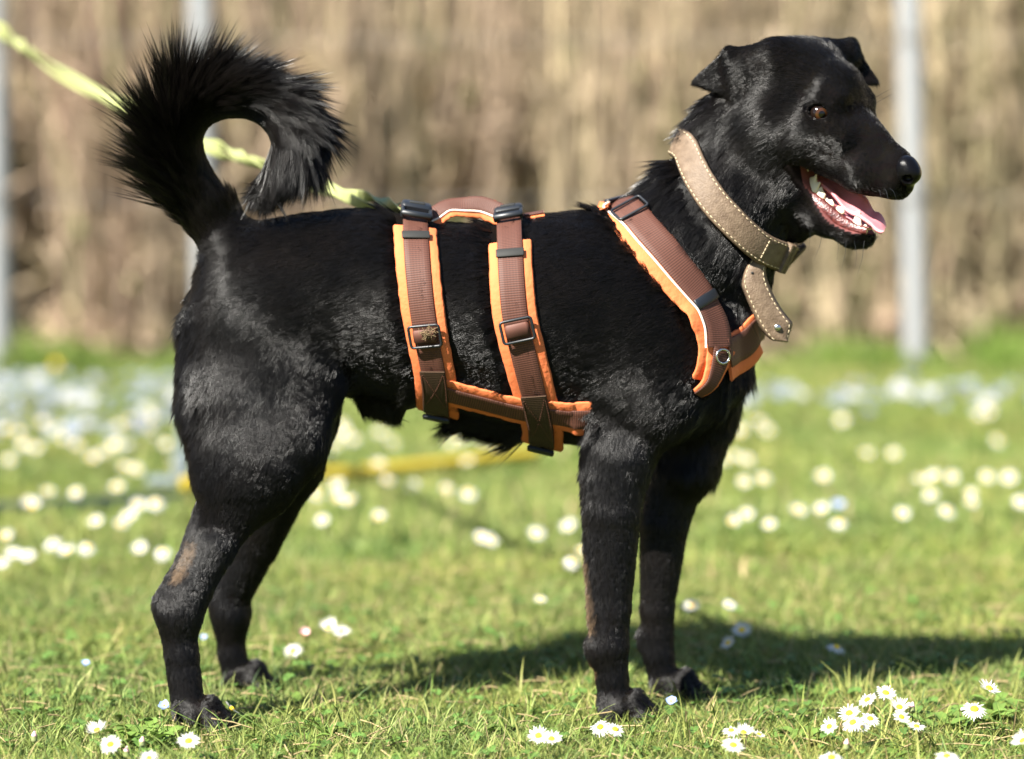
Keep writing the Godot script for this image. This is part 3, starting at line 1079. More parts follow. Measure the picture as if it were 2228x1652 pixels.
func make_face(dog: Node3D) -> void:
	# nose leather
	var nf := func(u: float, v: float, s: float) -> Vector3: return HP(u, v, s)
	var bones := [[nf.call(1972, 364, 0.006), nf.call(1972, 364, -0.006), R(26), R(26), false], [nf.call(1984, 378, 0.006), nf.call(1984, 378, -0.006), R(21), R(21), false], [nf.call(1962, 392, 0.0), nf.call(1976, 408, 0.0), R(18), R(12), false]]
	for s in [1.0, -1.0]:
		bones.append([nf.call(1968, 384, s * 0.0075), nf.call(1972, 386, s * 0.0075), R(20), R(19), false])
	for s in [1.0, -1.0]:
		bones.append([nf.call(1976, 389, s * 0.014), nf.call(1962, 392, s * 0.021), R(10), R(6), true])
	bones.append([nf.call(1998, 395, 0), nf.call(1986, 424, 0), R(2.5), R(2.5), true])
	part("nose", small_field(bones, 0.0012), M.nose, dog)
	# eyes
	for s in [1.0, -1.0]:
		var so: Array = sockets[0 if s > 0 else 1]
		var at: Vector3 = so[0] - so[3] * 0.0092
		var ball := SphereMesh.new()
		ball.radius = 0.0118
		ball.height = 0.0236
		var e := part("eye", ball, M.eyeball, dog, at)
		var look: Vector3 = (so[3] + so[1] * 0.28 - so[2] * 0.10).normalized()
		for q in [["iris", 0.0070, 0.00012, M.iris], ["pupil", 0.0036, 0.0003, M.pupil]]:
			var ring := []
			var us := []
			var x := look.cross(Vector3.UP).normalized()
			var y := x.cross(look)
			for k in 6:
				var a: float = q[1] / 0.0118 * k / 5.0
				var r := PackedVector3Array()
				for j in 24:
					r.append((look * cos(a) + (x * cos(TAU * j / 24) + y * sin(TAU * j / 24)) * sin(maxf(a, 0.001))) * (0.0118 + q[2]))
				ring.append(r)
			for j in 24: us.append(j / 24.0)
			part(q[0], strip(ring, us, 10.0, true, false, false), q[3], e)
	# tongue: a sheet over the lower teeth, its tip hanging past the chin
	var near_edge := []
	var far_edge := []
	for q in [[1760, 385], [1787, 402], [1815, 426], [1836, 455], [1850, 466], [1870, 474], [1892, 487], [1903, 499], [1914, 505], [1922, 505]]: near_edge.append(HP(q[0], q[1], 0.014))
	for q in [[1748, 352], [1770, 366], [1800, 383], [1830, 400], [1860, 414], [1885, 428], [1902, 458], [1914, 462], [1924, 476], [1928, 494]]: far_edge.append(HP(q[0], q[1], -0.013))
	part("tongue", loft(near_edge, far_edge, 40, 10, -0.003, 0.005), M.tongue, dog)
	# wet lip and gum of the lower jaw
	var lip := []
	var inner := []
	for q in [[1717, 366], [1724, 394], [1742, 423], [1765, 446], [1794, 468], [1817, 489], [1841, 503], [1865, 510], [1886, 511]]: lip.append(HP(q[0], q[1], 0.0245 - 0.014 * clampf((q[0] - 1780) / 110.0, 0, 1)))
	for q in [[1736, 350], [1747, 385], [1766, 408], [1788, 428], [1806, 442], [1824, 457], [1842, 472], [1862, 484], [1888, 494]]: inner.append(HP(q[0], q[1], 0.0175 - 0.008 * clampf((q[0] - 1800) / 90.0, 0, 1)))
	part("gum", loft(lip, inner, 40, 8, 0.002, 0.004), M.gum, dog)
	var floor_a := []
	var floor_b := []
	for q in [[1736, 352], [1766, 408], [1806, 442], [1842, 472], [1888, 496]]:
		floor_a.append(HP(q[0], q[1], 0.015 - 0.006 * clampf((q[0] - 1800) / 90.0, 0, 1)))
		floor_b.append(HP(q[0] + 20, q[1] - 12, -0.012))
	part("mouth_floor", loft(floor_a, floor_b, 24, 8, -0.004, 0.003), M.tongue, dog)
	# teeth: [base from, base to, tips]
	for q in [[[1750, 402], [1778, 417], [[1748, 380], [1757, 386], [1767, 388], [1776, 381], [1784, 398]], 0.0185], [[1778, 416], [1792, 430], [[1779, 411], [1788, 408], [1794, 424]], 0.017], [[1797, 438], [1812, 446], [[1799, 433], [1810, 437]], 0.016], [[1822, 454], [1834, 462], [[1824, 450], [1832, 453]], 0.014], [[1857, 490], [1872, 496], [[1866, 463], [1869, 464]], 0.012], [[1873, 498], [1884, 502], [[1872, 489], [1884, 490]], 0.008], [[1744, 364], [1756, 372], [[1746, 376], [1755, 380]], 0.019]]:
		var bl := []
		var base_a := HP(q[0][0], q[0][1], q[3])
		var base_b := HP(q[1][0], q[1][1], q[3])
		var tips: Array = q[2]
		for k in tips.size():
			var f := float(k) / maxf(tips.size() - 1, 1)
			bl.append([base_a.lerp(base_b, 0.15 + 0.7 * f), HP(tips[k][0], tips[k][1], q[3] - 0.001), 0.0034, 0.0011, false, head_s, 0.7])
		part("tooth", small_field(bl, 0.0007), M.tooth, dog)
	# claws
	for q in [[0.0, 0.0, 1438], [0.042, 0.0, 512], [-0.128, 0.0, 1542], [-0.18, 0.0, 600]]:
		var tip := P(q[2] - 6, 1570, q[0])
		for s in [-1.5, -0.5, 0.5, 1.5]:
			var a := Vector3(tip.x - (0.0 if absf(s) < 1 else 0.012), 0.015, q[0] + s * 0.0125)
			part("claw", tube(PackedVector3Array([a, a + Vector3(0.006, -0.002, 0), a + Vector3(0.011, -0.008, 0)]), [0.0017, 0.0013, 0.0004], 6), M.claw, dog)
	# whiskers and long hairs about the muzzle and chin
	rng.seed = 5
	var ws := []
	for q in [[1900, 400], [1915, 395], [1930, 405], [1880, 390], [1840, 520], [1820, 515], [1790, 505], [1860, 530], [1880, 532], [1760, 480], [1905, 225], [1900, 215]]:
		var s := 0.02 if q[0] < 1900 or q[1] > 300 else -0.03
		var a := HP(q[0], q[1], s)
		var down: bool = q[1] > 450
		var d := (Vector3(rng.randf_range(-0.3, 0.2), -1, 0.2) if down else Vector3(0.3, rng.randf_range(-0.7, -0.2), 0.7) if s > 0 else Vector3(0.9, 0.5, -0.3)).normalized()
		var l := rng.randf_range(0.02, 0.035)
		ws.append(tube(PackedVector3Array([a - d * 0.004, a + d * l * 0.5, a + d * l + Vector3(-0.004, -0.003, 0)]), [0.00028, 0.0002, 0.00005], 4))
	part("whiskers", join(ws), M.plastic, dog).set_meta("kind", "stuff")

# ---------------------------------------------------------------- harness, collar and leash
func snap(p: Vector3, off: float) -> Vector3:
	for i in 5:
		var d := body(p) - off
		p -= grad(p) * d * 0.7
	return p

func sink(l: Array, count: int, depth: float) -> void:
	# let the last stretch of a strap dive into the fur
	var n: int = l[0].size()
	for i in count:
		var f := (i + 1.0) / count
		l[0][n - count + i] -= l[1][n - count + i] * depth * f * f

func mirrored(p: Vector3) -> Vector3:
	return Vector3(p.x, p.y, 2.0 * MID - p.z)

func smooth(a: PackedVector3Array, times: int, closed: bool) -> PackedVector3Array:
	for t in times:
		var b := a.duplicate()
		for i in a.size():
			if not closed and (i == 0 or i == a.size() - 1): continue
			b[i] = a[i] * 0.5 + (a[(i - 1 + a.size()) % a.size()] + a[(i + 1) % a.size()]) * 0.25
		a = b
	return a

func lay(pts: Array, n: int, off: float, closed := false) -> Array:
	# a path laid on the coat: [points, outward directions]
	var s := spline(pts, n, closed)
	var ups := PackedVector3Array()
	for i in s.size(): s[i] = snap(s[i], off)
	s = smooth(s, 3, closed)
	for p in s: ups.append(grad(p))
	ups = smooth(ups, 4, closed)
	return [s, ups]

func piece(l: Array, a: int, b: int, raise := 0.0) -> Array:
	var p := PackedVector3Array()
	var u := PackedVector3Array()
	for i in range(a, b):
		p.append(l[0][i] + l[1][i] * raise)
		u.append(l[1][i])
	return [p, u]

func shifted(l: Array, across: float, raise: float) -> Array:
	var p := PackedVector3Array()
	for i in l[0].size():
		var t: Vector3 = l[0][mini(i + 1, l[0].size() - 1)] - l[0][maxi(i - 1, 0)]
		p.append(l[0][i] + t.cross(l[1][i]).normalized() * across + l[1][i] * raise)
	return [p, l[1]]

func nearest(l: Array, p: Vector3) -> int:
	var best := 0
	for i in l[0].size():
		if l[0][i].distance_squared_to(p) < l[0][best].distance_squared_to(p): best = i
	return best

func frame_at(l: Array, i: int) -> Basis:
	var t: Vector3 = (l[0][mini(i + 1, l[0].size() - 1)] - l[0][maxi(i - 1, 0)]).normalized()
	var x: Vector3 = l[1][i].cross(t).normalized()
	return Basis(x, t.cross(x), t)

func place(called: String, m: Mesh, mt: Material, parent: Node, b: Basis, at: Vector3) -> MeshInstance3D:
	var o := part(called, m, mt, parent)
	o.transform = Transform3D(b, at)
	return o

func link(w: float, h: float, r: float, corner := 0.003) -> ArrayMesh:
	# a rounded rectangular slider ring lying in the x-z plane
	var pts := []
	for q in [[1, 1], [-1, 1], [-1, -1], [1, -1]]:
		for k in 4:
			var a: float = PI * 0.5 * ([0, 1, 2, 3][[[1, 1], [-1, 1], [-1, -1], [1, -1]].find(q)] + k / 3.0)
			pts.append(Vector3(q[0] * (w * 0.5 - corner) + cos(a) * corner, 0, q[1] * (h * 0.5 - corner) + sin(a) * corner))
	return tube(PackedVector3Array(pts), r, 8, true)

func rag(hw: float, n: int, seed_: int, amount := 0.0009) -> Array:
	rng.seed = seed_
	var out := []
	for i in n: out.append(hw + amount * noise.get_noise_2d(i * 0.9, seed_ * 50.0) * 1.2)
	return out

func buckle(parent: Node, l: Array, i: int, w: float) -> void:
	var b := frame_at(l, i)
	var at: Vector3 = l[0][i] + l[1][i] * 0.005
	var bk_ := Node3D.new()
	bk_.name = "buckle" if not parent.has_node("buckle") else "buckle_001"
	parent.add_child(bk_, true)
	bk_.transform = Transform3D(b, at)
	part("buckle_top", soft_box(Vector3(w, 0.011, 0.016), 0.0042), M.plastic, bk_, Vector3(0, 0.001, -0.007))
	for s in [-1.0, 1.0]: part("buckle_rail", soft_box(Vector3(0.004, 0.009, 0.018), 0.0018), M.plastic, bk_, Vector3(s * (w * 0.5 - 0.002), 0, 0.008))
	var bar := soft_box(Vector3(0.0075, 0.0075, w), 0.0034)
	var o := part("buckle_bar", bar, M.plastic, bk_, Vector3(0, 0.0015, 0.0165))
	o.rotation.y = PI / 2
	part("prong_slot", soft_box(Vector3(w * 0.5, 0.002, 0.006), 0.0009), M.rubber_band, bk_, Vector3(0, 0.0068, -0.007))

func make_harness() -> void:
	var h := thing("dog_harness", "brown webbing dog harness lined in orange, with black buckles, on the black dog", "harness")
	var girths := [
		[[[898, 462], [903, 520], [912, 600], [921, 670], [934, 745], [948, 815], [952, 862]], 505, 700, 538, 720],
		[[[1112, 470], [1111, 545], [1114, 620], [1121, 690], [1138, 760], [1160, 840], [1176, 900], [1182, 930]], 535, 560, 562, 712]]
	var tops := []
	for gi in 2:
		var g: Array = girths[gi]
		var near := []
		for q in g[0]: near.append(skin(q[0], q[1]))
		var last: Vector3 = near[near.size() - 1]
		var ring := near.duplicate()
		ring.append(Vector3(last.x + 0.002, last.y - 0.014, MID))
		var far := near.duplicate()
		far.reverse()
		for p in far: ring.append(mirrored(p))
		ring.append(Vector3(near[0].x - 0.002, near[0].y + 0.012, MID))
		var n := 150
		var l := lay(ring, n, 0.0045, true)
		for i in n: cover(l[0][i], 0.0195)
		var a := nearest(l, skin(g[0][1][0], g[1]))
		if a > n / 2: a = 0
		var mirror_a := n - 1 - a - 6
		# padded lining, then the webbing on it
		var lining := piece(l, a, mirror_a)
		part("lining", ribbon(lining[0], lining[1], rag(0.0235, lining[0].size(), 3 + gi), 0.0034, false, 60.0, 0.0006), M.lining, h)
		var web := [PackedVector3Array(), l[1]]
		for i in n: web[0].append(l[0][i] + l[1][i] * 0.0034)
		part("webbing", ribbon(web[0], web[1], 0.0136, 0.0018, true, 100.0), M.webbing, h)
		var d0 := nearest(l, skin(g[0][5][0], 800 if gi == 0 else 850))
		var d1 := mini(d0 + (12 if gi == 0 else 14), n - 1)
		var end_p := nearest(l, skin(g[0][6 if gi == 0 else 7][0], 868 if gi == 0 else 934))
		var dirty := piece(l, d0, end_p + 5, 0.0066)
		part("stitched_overlap", ribbon(dirty[0], dirty[1], 0.0142, 0.002, false, 100.0), M.webbing_dirty, h)
		# cross stitching on the overlap
		var xs := []
		var cnt: int = dirty[0].size()
		for k in 40:
			var f := k / 40.0
			for s in [-1.0, 1.0]:
				var idx := clampi(int(f * (cnt - 6)) + 1, 0, cnt - 2)
				var b := frame_at(dirty, idx)
				var across: float = s * 0.0125 if k % 2 else s * lerpf(-0.011, 0.011, f)
				xs.append([soft_box(Vector3(0.0007, 0.0005, 0.0022), 0.0002), Transform3D(b, dirty[0][idx].lerp(dirty[0][idx + 1], f * (cnt - 6) + 1 - idx) + b.x * across + b.y * 0.0012)])
		tag(part("stitching", join(xs), M.stitch if gi == 9 else M.webbing, h), "", "", "", "stuff")
		# a black end bar under the belly
		var eb := mini(end_p + 6, n - 1)
		place("end_bar", soft_box(Vector3(0.030, 0.005, 0.009), 0.002), M.plastic, h, frame_at(l, eb), l[0][eb] + l[1][eb] * 0.009)
		# keeper band
		var kb := nearest(l, skin(g[0][1][0], 528 if gi == 0 else 562))
		if kb > n / 2: kb = 3
		place("keeper_band", soft_box(Vector3(0.0300, 0.0030, 0.0105), 0.0012), M.rubber_band, h, frame_at(l, kb), l[0][kb] + l[1][kb] * 0.0058)
		# slider with the webbing folded over its bar
		var sb := nearest(l, skin(g[0][4][0] - 4, 721 if gi == 0 else 711))
		place("slider", link(0.0335, 0.0235, 0.0016), M.plastic, h, frame_at(l, sb), l[0][sb] + l[1][sb] * 0.0085)
		var fold := soft_box(Vector3(0.0262, 0.0072, 0.0150), 0.0033)
		place("webbing_fold", fold, M.webbing, h, frame_at(l, sb), l[0][sb] + l[1][sb] * 0.0075)
		var bi := nearest(l, skin(g[0][0][0] + 2, 482 if gi == 0 else 486))
		if bi > n / 2: bi = 2
		buckle(h, [web[0], l[1]], bi, 0.034 if gi == 0 else 0.0325)
		tops.append(l[0][0])
	# breast strap running back under the ribs
	var sp := []
	for q in [[955, 842], [1000, 853], [1060, 868], [1140, 888], [1200, 895], [1260, 905]]: sp.append(skin(q[0], q[1]))
	sp.append(P(1310, 912, -0.02))
	sp.append(P(1370, 915, -0.045))
	var s := lay(sp.slice(0, 6), 60, 0.006)
	for p in s[0]: cover(p, 0.019)
	var su: Vector3 = s[1][59]
	s[0].append(s[0][59] + (s[0][59] - s[0][57]).normalized() * 0.010 - su * 0.006); s[1].append(su)
	s[0].append(s[0][59] + (s[0][59] - s[0][57]).normalized() * 0.024 - su * 0.018); s[1].append(su)
	part("lining", ribbon(s[0], s[1], rag(0.0208, 62, 9, 0.001), 0.0034, false, 60.0, 0.0004), M.lining, h)
	var s2 := shifted(s, 0.0, 0.0034)
	part("webbing", ribbon(s2[0], s2[1], 0.0115, 0.0018, false, 100.0), M.webbing, h)
	# neck straps, near and far, meeting at the chest ring
	var np := []
	for q in [[1352, 458], [1399, 500], [1440, 545], [1478, 594], [1516, 644], [1534, 676], [1550, 712], [1556, 755]]: np.append(skin(q[0], q[1]))
	for side in 2:
		var pts := [P(1332, 446, MID)] + np
		if side == 1:
			pts = []
			for p in np.slice(0, 5): pts.append(mirrored(p))
			pts.append_array([skin(1634, 714), skin(1606, 748), skin(1576, 768)])
			pts.push_front(P(1332, 446, MID))
		var l := lay(pts, 70, 0.0062)
		for p in l[0]: cover(p, 0.0185)
		var sg := 1.0 if side == 0 else -1.0
		var web := shifted(l, 0.0, 0.0042)
		var ln_: Array = l
		if side == 0:
			ln_ = lay(pts + [skin(1550, 785), skin(1538, 820), skin(1522, 856)], 84, 0.0060)
			sink(ln_, 16, 0.016)
		var lin := shifted(ln_, 0.0062 * sg, 0.0)
		var wide := rag(0.0255, lin[0].size(), 21 + side, 0.0010)
		if side == 0:
			for i in range(58, wide.size()): wide[i] *= lerpf(1.0, 0.3, (i - 58.0) / (wide.size() - 59.0))
		part("lining", ribbon(lin[0], lin[1], wide, 0.0034, false, 60.0, 0.0004), M.lining, h)
		part("webbing", ribbon(web[0], web[1], 0.0160, 0.0018, false, 100.0), M.webbing, h)
		if side == 0:
			part("piping", tube(shifted(l, 0.0180 * sg, 0.0042)[0], 0.0013, 6), M.piping, h)
			var k := nearest(l, skin(1524, 655))
			place("keeper_band", soft_box(Vector3(0.0345, 0.0032, 0.0115), 0.0013), M.plastic, h, frame_at(l, k), l[0][k] + l[1][k] * 0.0056)
			k = nearest(l, skin(1374, 474))
			place("slider", link(0.036, 0.0215, 0.0015), M.plastic, h, frame_at(l, k), l[0][k] + l[1][k] * 0.0075)
			k = nearest(l, skin(1345, 452))
			place("strap_loop", soft_box(Vector3(0.036, 0.0034, 0.007), 0.0013), M.plastic, h, frame_at(l, k), l[0][k] + l[1][k] * 0.0065)
	var cp := [skin(1562, 758), skin(1556, 785), skin(1544, 815), skin(1530, 842), skin(1516, 868)]
	var c := lay(cp, 24, 0.007)
	for p in c[0].slice(0, 17): cover(p, 0.017)
	sink(c, 9, 0.018)
	var cw := rag(0.019, 24, 31, 0.001)
	for i in 24: cw[i] *= lerpf(1.0, 0.4, i / 23.0)
	part("lining", ribbon(c[0], c[1], cw, 0.0034, false, 60.0, 0.0004), M.lining, h)
	var c2 := shifted(c, 0.0, 0.0036)
	var cww := []
	for i in 24: cww.append(lerpf(0.0120, 0.0055, i / 23.0))
	part("webbing", ribbon(c2[0], c2[1], cww, 0.0018, false, 100.0), M.webbing, h)
	var ring_pts := []
	for k in 20: ring_pts.append(Vector3(cos(TAU * k / 20) * 0.0085, 0, sin(TAU * k / 20) * 0.0075))
	place("chest_ring", tube(PackedVector3Array(ring_pts), 0.0013, 8, true), M.steel, h, frame_at(c, 3), c[0][3] + c[1][3] * 0.0065)
	# spine strap: an arched handle between the girths, then flat along the back to the withers
	var hp := []
	var hu := PackedVector3Array()
	for q in [[920, 482, 0.018], [945, 474, 0.016], [975, 456, 0.012], [1010, 453, 0.01], [1045, 452, 0.01], [1075, 462, 0.014], [1100, 474, 0.02]]: hp.append(P(q[0], q[1], MID + q[2]))
	var hs := spline(hp, 40)
	for i in 40: hu.append(Vector3(0.1 * sin(i * 0.3), 0.55 + 0.3 * sin(i * 0.16), 0.8).normalized())
	part("handle_lining", ribbon(hs, hu, rag(0.0125, 40, 41, 0.001), 0.0034, false, 60.0, 0.0004), M.lining, h)
	var hw := shifted([hs, hu], 0.0, 0.0035)
	hw = shifted(hw, -0.0035, 0.0)
	part("handle_webbing", ribbon(hw[0], hw[1], 0.0085, 0.0018, false, 100.0), M.webbing, h)
	part("piping", tube(shifted([hs, hu], 0.0055, 0.0035)[0], 0.0011, 6), M.piping, h)
	var bp := []
	for u in [1110, 1135, 1160, 1182]: bp.append(P(u, 452, MID + 0.004))
	var bl := lay(bp, 50, 0.0005)
	part("lining", ribbon(bl[0], bl[1], rag(0.0150, 50, 51, 0.001), 0.0034, false, 60.0, 0.0004), M.lining, h)
	var bw := shifted(bl, 0.0, 0.0036)
	part("webbing", ribbon(bw[0], bw[1], 0.0125, 0.0018, false, 100.0), M.webbing, h)
	# a tuft of dried grass caught on the rear slider
	rng.seed = 77
	var bits := []
	var cl := skin(934, 722) + Vector3(0, 0, 0.016)
	for k in 40:
		var a := cl + Vector3(rng.randf_range(-0.007, 0.007), rng.randf_range(-0.005, 0.005), rng.randf_range(-0.002, 0.002))
		bits.append(tube(PackedVector3Array([a, a + Vector3(rng.randf_range(-0.005, 0.005), rng.randf_range(-0.004, 0.004), 0.002), a + Vector3(rng.randf_range(-0.008, 0.008), rng.randf_range(-0.006, 0.006), 0.0)]), 0.0003, 4))
	tag(part("caught_grass", join(bits), M.dry_grass, h), "", "", "", "stuff")

func dashes(l: Array, across: float, step: float, size: Vector3, raise: float) -> Array:
	var out := []
	var box := soft_box(size, size.y * 0.45)
	var sh := shifted(l, across, raise)
	var run := 0.0
	for i in sh[0].size() - 1:
		var d: float = sh[0][i].distance_to(sh[0][i + 1])
		while run < d:
			var p: Vector3 = sh[0][i].lerp(sh[0][i + 1], run / d)
			var t: Vector3 = (sh[0][i + 1] - sh[0][i]).normalized()
			var x: Vector3 = l[1][i].cross(t).normalized()
			out.append([box, Transform3D(Basis(x, t.cross(x), t), p)])
			run += step
		run -= d
	return out

func make_collar() -> void:
	var c := thing("leather_collar", "tan leather collar with pale stitching and a dangling tongue on the dog's neck", "dog collar")
	var near := []
	for q in [[1500, 318], [1514, 362], [1546, 428], [1590, 483], [1634, 526], [1672, 547], [1706, 552], [1735, 545]]: near.append(skin(q[0], q[1]))
	var ring := near.duplicate()
	var far := near.duplicate()
	far.reverse()
	for p in far: ring.append(mirrored(p))
	var n := 120
	var l := lay(ring, n, 0.0105, true)
	for p in l[0]: cover(p, 0.0168)
	part("strap", ribbon(l[0], l[1], 0.0162, 0.0040, true, 30.0, 0.0006), M.leather, c)
	var st := []
	for s in [-1.0, 1.0]: st.append_array(dashes(l, s * 0.0131, 0.0062, Vector3(0.0008, 0.0007, 0.0038), 0.0029))
	var k := nearest(l, skin(1652, 536))
	var b := frame_at(l, k)
	for j in 5: st.append([soft_box(Vector3(0.0034, 0.0008, 0.0010), 0.0003), Transform3D(b, l[0][k] + b.x * (j - 2) * 0.0044 + b.y * 0.0032)])
	tag(part("stitching", join(st), M.stitch, c), "", "", "", "stuff")
	# loop of leather that the tongue passes through
	var kl := nearest(l, skin(1692, 552))
	var bb2 := frame_at(l, kl)
	for off in [-0.0035, 0.0035]:
		place("keeper_loop", soft_box(Vector3(0.034, 0.0095, 0.0052), 0.002), M.leather, c, bb2, l[0][kl] + bb2.z * off + bb2.y * 0.002)
	# the loose end
	var z0: float = l[0][kl].z + 0.012
	var zs := [0.0, 0.006, 0.010, 0.012, 0.012, 0.011, 0.010, 0.009]
	var left := []
	var right := []
	var le := [[1658, 540], [1628, 572], [1613, 612], [1622, 645], [1638, 682], [1655, 716], [1676, 739], [1700, 744]]
	var ri := [[1696, 530], [1676, 552], [1667, 590], [1678, 630], [1700, 670], [1718, 694], [1725, 706], [1713, 745]]
	for i in 8:
		left.append(P(le[i][0], le[i][1], z0 + zs[i]))
		right.append(P(ri[i][0], ri[i][1], z0 + zs[i] - 0.004))
	var tongue := part("loose_end", loft(left, right, 40, 8, 0.0035, 0.0042), M.leather, c)
	var mid := PackedVector3Array()
	var up := PackedVector3Array()
	var la := spline(left, 40)
	var ra := spline(right, 40)
	var dl := []
	for e in 2:
		var path := PackedVector3Array()
		var ups := PackedVector3Array()
		for i in range(3, 38):
			path.append(la[i].lerp(ra[i], 0.13 if e == 0 else 0.87) + Vector3(0, 0, 0.0040))
			ups.append(Vector3(0, 0.05, 1).normalized())
		dl.append_array(dashes([path, ups], 0.0, 0.0058, Vector3(0.0008, 0.0007, 0.0036), 0.0))
	tag(part("stitching", join(dl), M.stitch, tongue), "", "", "", "stuff")
	var rv := SphereMesh.new()
	rv.radius = 0.0035
	rv.height = 0.0032
	var r := part("rivet", rv, M.steel, c, P(1692, 713, z0 + 0.0125 + 0.003))
	r.rotation.x = PI / 2
	part("hole", soft_box(Vector3(0.003, 0.003, 0.002), 0.0014), M.rubber_band, c, P(1637, 594, z0 + 0.0135))

func make_leash() -> void:
	var pts := []
	for q in [[905, 466, -0.06], [870, 452, -0.10], [780, 432, -0.20], [680, 398, -0.32], [560, 354, -0.48], [450, 314, -0.63], [300, 243, -0.82], [180, 186, -0.98], [90, 130, -1.10], [0, 66, -1.22], [-150, -30, -1.42], [-420, -150, -1.8], [-800, -260, -2.3]]: pts.append(P(q[0], q[1], q[2]))
	var n := 260
	var c := spline(pts, n)
	var a := PackedVector3Array()
	var b := PackedVector3Array()
	var ua := PackedVector3Array()
	for i in n:
		var t := (c[mini(i + 1, n - 1)] - c[maxi(i - 1, 0)]).normalized()
		var run := c[0].distance_to(c[i])
		var base := t.cross(Vector3(0.2, 0.1, 1)).normalized()
		var ang := run * 17.0 + 0.9 * sin(run * 9.0)
		var s := base.rotated(t, ang)
		ua.append((s * 0.75 + Vector3(0, 0.25, 0.65)).normalized())
		var o := s * 0.0055
		a.append(c[i] + o)
		b.append(c[i] - o)
	var m := thing("dog_leash", "yellow green twisted flat leash pulled taut behind the dog's tail", "leash")
	part("strand", ribbon(a, ua, 0.0068, 0.0020, false, 60.0), M.leash, m)
	part("strand", ribbon(b, ua, 0.0068, 0.0020, false, 60.0), M.leash, m)

# ---------------------------------------------------------------- lawn, flowers, fence and thicket
func turf_tile(count: int, side_: float, h: float, w: float, seed_: int) -> ArrayMesh:
	# a square of turf: many single blades of several habits, some of them dry
	rng.seed = seed_
	var v := PackedVector3Array()
	var nn := PackedVector3Array()
	var cc := PackedColorArray()
	var ix := PackedInt32Array()
	for s in count:
		var p := Vector3(rng.randf_range(-0.5, 0.5), 0, rng.randf_range(-0.5, 0.5)) * side_
		var tuft := noise.get_noise_2d(p.x * 160.0 + seed_ * 77.0, p.z * 160.0)
		if tuft < -0.30 and rng.randf() < 0.7: continue
		var a := rng.randf() * TAU
		var side := Vector3(cos(a), 0, sin(a))
		var b := rng.randf() * TAU
		var out := Vector3(cos(b), 0, sin(b))
		var r := rng.randf()
		var l := h * rng.randf_range(0.35, 0.8) * (1.0 + 0.55 * tuft)
		var ln := rng.randf_range(0.4, 1.6)
		var ww := w * rng.randf_range(0.55, 1.2)
		if r > 0.80:
			l *= 1.35
			ln *= 0.5
		if r > 0.992:
			l *= 1.4
			ww *= 1.7
		var c := Color(0.146, 0.212, 0.045).lerp(Color(0.275, 0.295, 0.086), clampf(rng.randf() * 0.8 + tuft * 0.5, 0, 1)) * rng.randf_range(0.75, 1.25)
		var d := rng.randf()
		if d < 0.07: c = Color(0.36, 0.29, 0.14) * rng.randf_range(0.6, 1.2)
		elif d < 0.24: c = Color(0.060, 0.115, 0.026) * rng.randf_range(0.7, 1.2)
		var first := v.size()
		var prev := p
		for k in 4:
			var t := k / 3.0
			var q := p + Vector3.UP * l * (t - minf(ln * 0.35, 0.75) * t * t) + out * l * ln * t * t
			var hw := ww * 0.5 * (1.0 - t ** 2.2)
			var tan_ := (q - prev).normalized() if k else Vector3.UP
			var n := side.cross(tan_).normalized()
			if k == 3:
				v.append(q); nn.append(n); cc.append(c)
			else:
				v.append(q - side * hw); nn.append((n - side * 0.3).normalized()); cc.append(c)
				v.append(q + side * hw); nn.append((n + side * 0.3).normalized()); cc.append(c)
			prev = q
		for k in 2:
			var o := first + k * 2
			ix.append_array(PackedInt32Array([o, o + 2, o + 1, o + 1, o + 2, o + 3]))
		ix.append_array(PackedInt32Array([first + 4, first + 6, first + 5]))
	return raw_mesh(v, nn, cc, ix)

func long_blade() -> ArrayMesh:
	# one blade of unit length and width, folded along its midrib and bent over towards +z
	var rings := []
	for k in 7:
		var t := k / 6.0
		var c := Vector3(0, t - 0.28 * t * t, 0.55 * t * t)
		var hw := 0.5 * (1.0 - t ** 2.5) + 0.01
		rings.append(PackedVector3Array([c + Vector3(-hw, 0, 0.0), c - Vector3(0, 0, 0.012), c + Vector3(hw, 0, 0.0)]))
	return strip(rings, [0.0, 0.5, 1.0], 1.0, false, false, false)

func raw_mesh(v: PackedVector3Array, nn: PackedVector3Array, cc: PackedColorArray, ix: PackedInt32Array) -> ArrayMesh:
	var arr := []
	arr.resize(Mesh.ARRAY_MAX)
	arr[Mesh.ARRAY_VERTEX] = v
	arr[Mesh.ARRAY_NORMAL] = nn
	arr[Mesh.ARRAY_COLOR] = cc
	arr[Mesh.ARRAY_INDEX] = ix
	var m := ArrayMesh.new()
	m.add_surface_from_arrays(Mesh.PRIMITIVE_TRIANGLES, arr)
	return m

func leaf_rosette(leaves: int, len_: float, w: float) -> ArrayMesh:
	# spoon-shaped leaves lying around a centre, as daisies grow them
	var meshes := []
	for s in leaves:
		var a := TAU * s / leaves + rng.randf_range(-0.3, 0.3)
		var d := Vector3(cos(a), 0, sin(a))
		var x := d.cross(Vector3.UP)
		var l := len_ * rng.randf_range(0.7, 1.15)
		var rise := rng.randf_range(0.1, 0.75)
		var rings := []
		for k in 6:
			var t := k / 5.0
			var c := d * l * t + Vector3.UP * l * (rise * t - 0.55 * rise * t * t + 0.08)
			var hw: float = w * [0.16, 0.18, 0.42, 0.55, 0.45, 0.05][k]
			rings.append(PackedVector3Array([c - x * hw + Vector3.UP * hw * 0.3, c, c + x * hw + Vector3.UP * hw * 0.3]))
		meshes.append(strip(rings, [0.0, 0.5, 1.0], 1.0, false, false, false))
	return join(meshes)

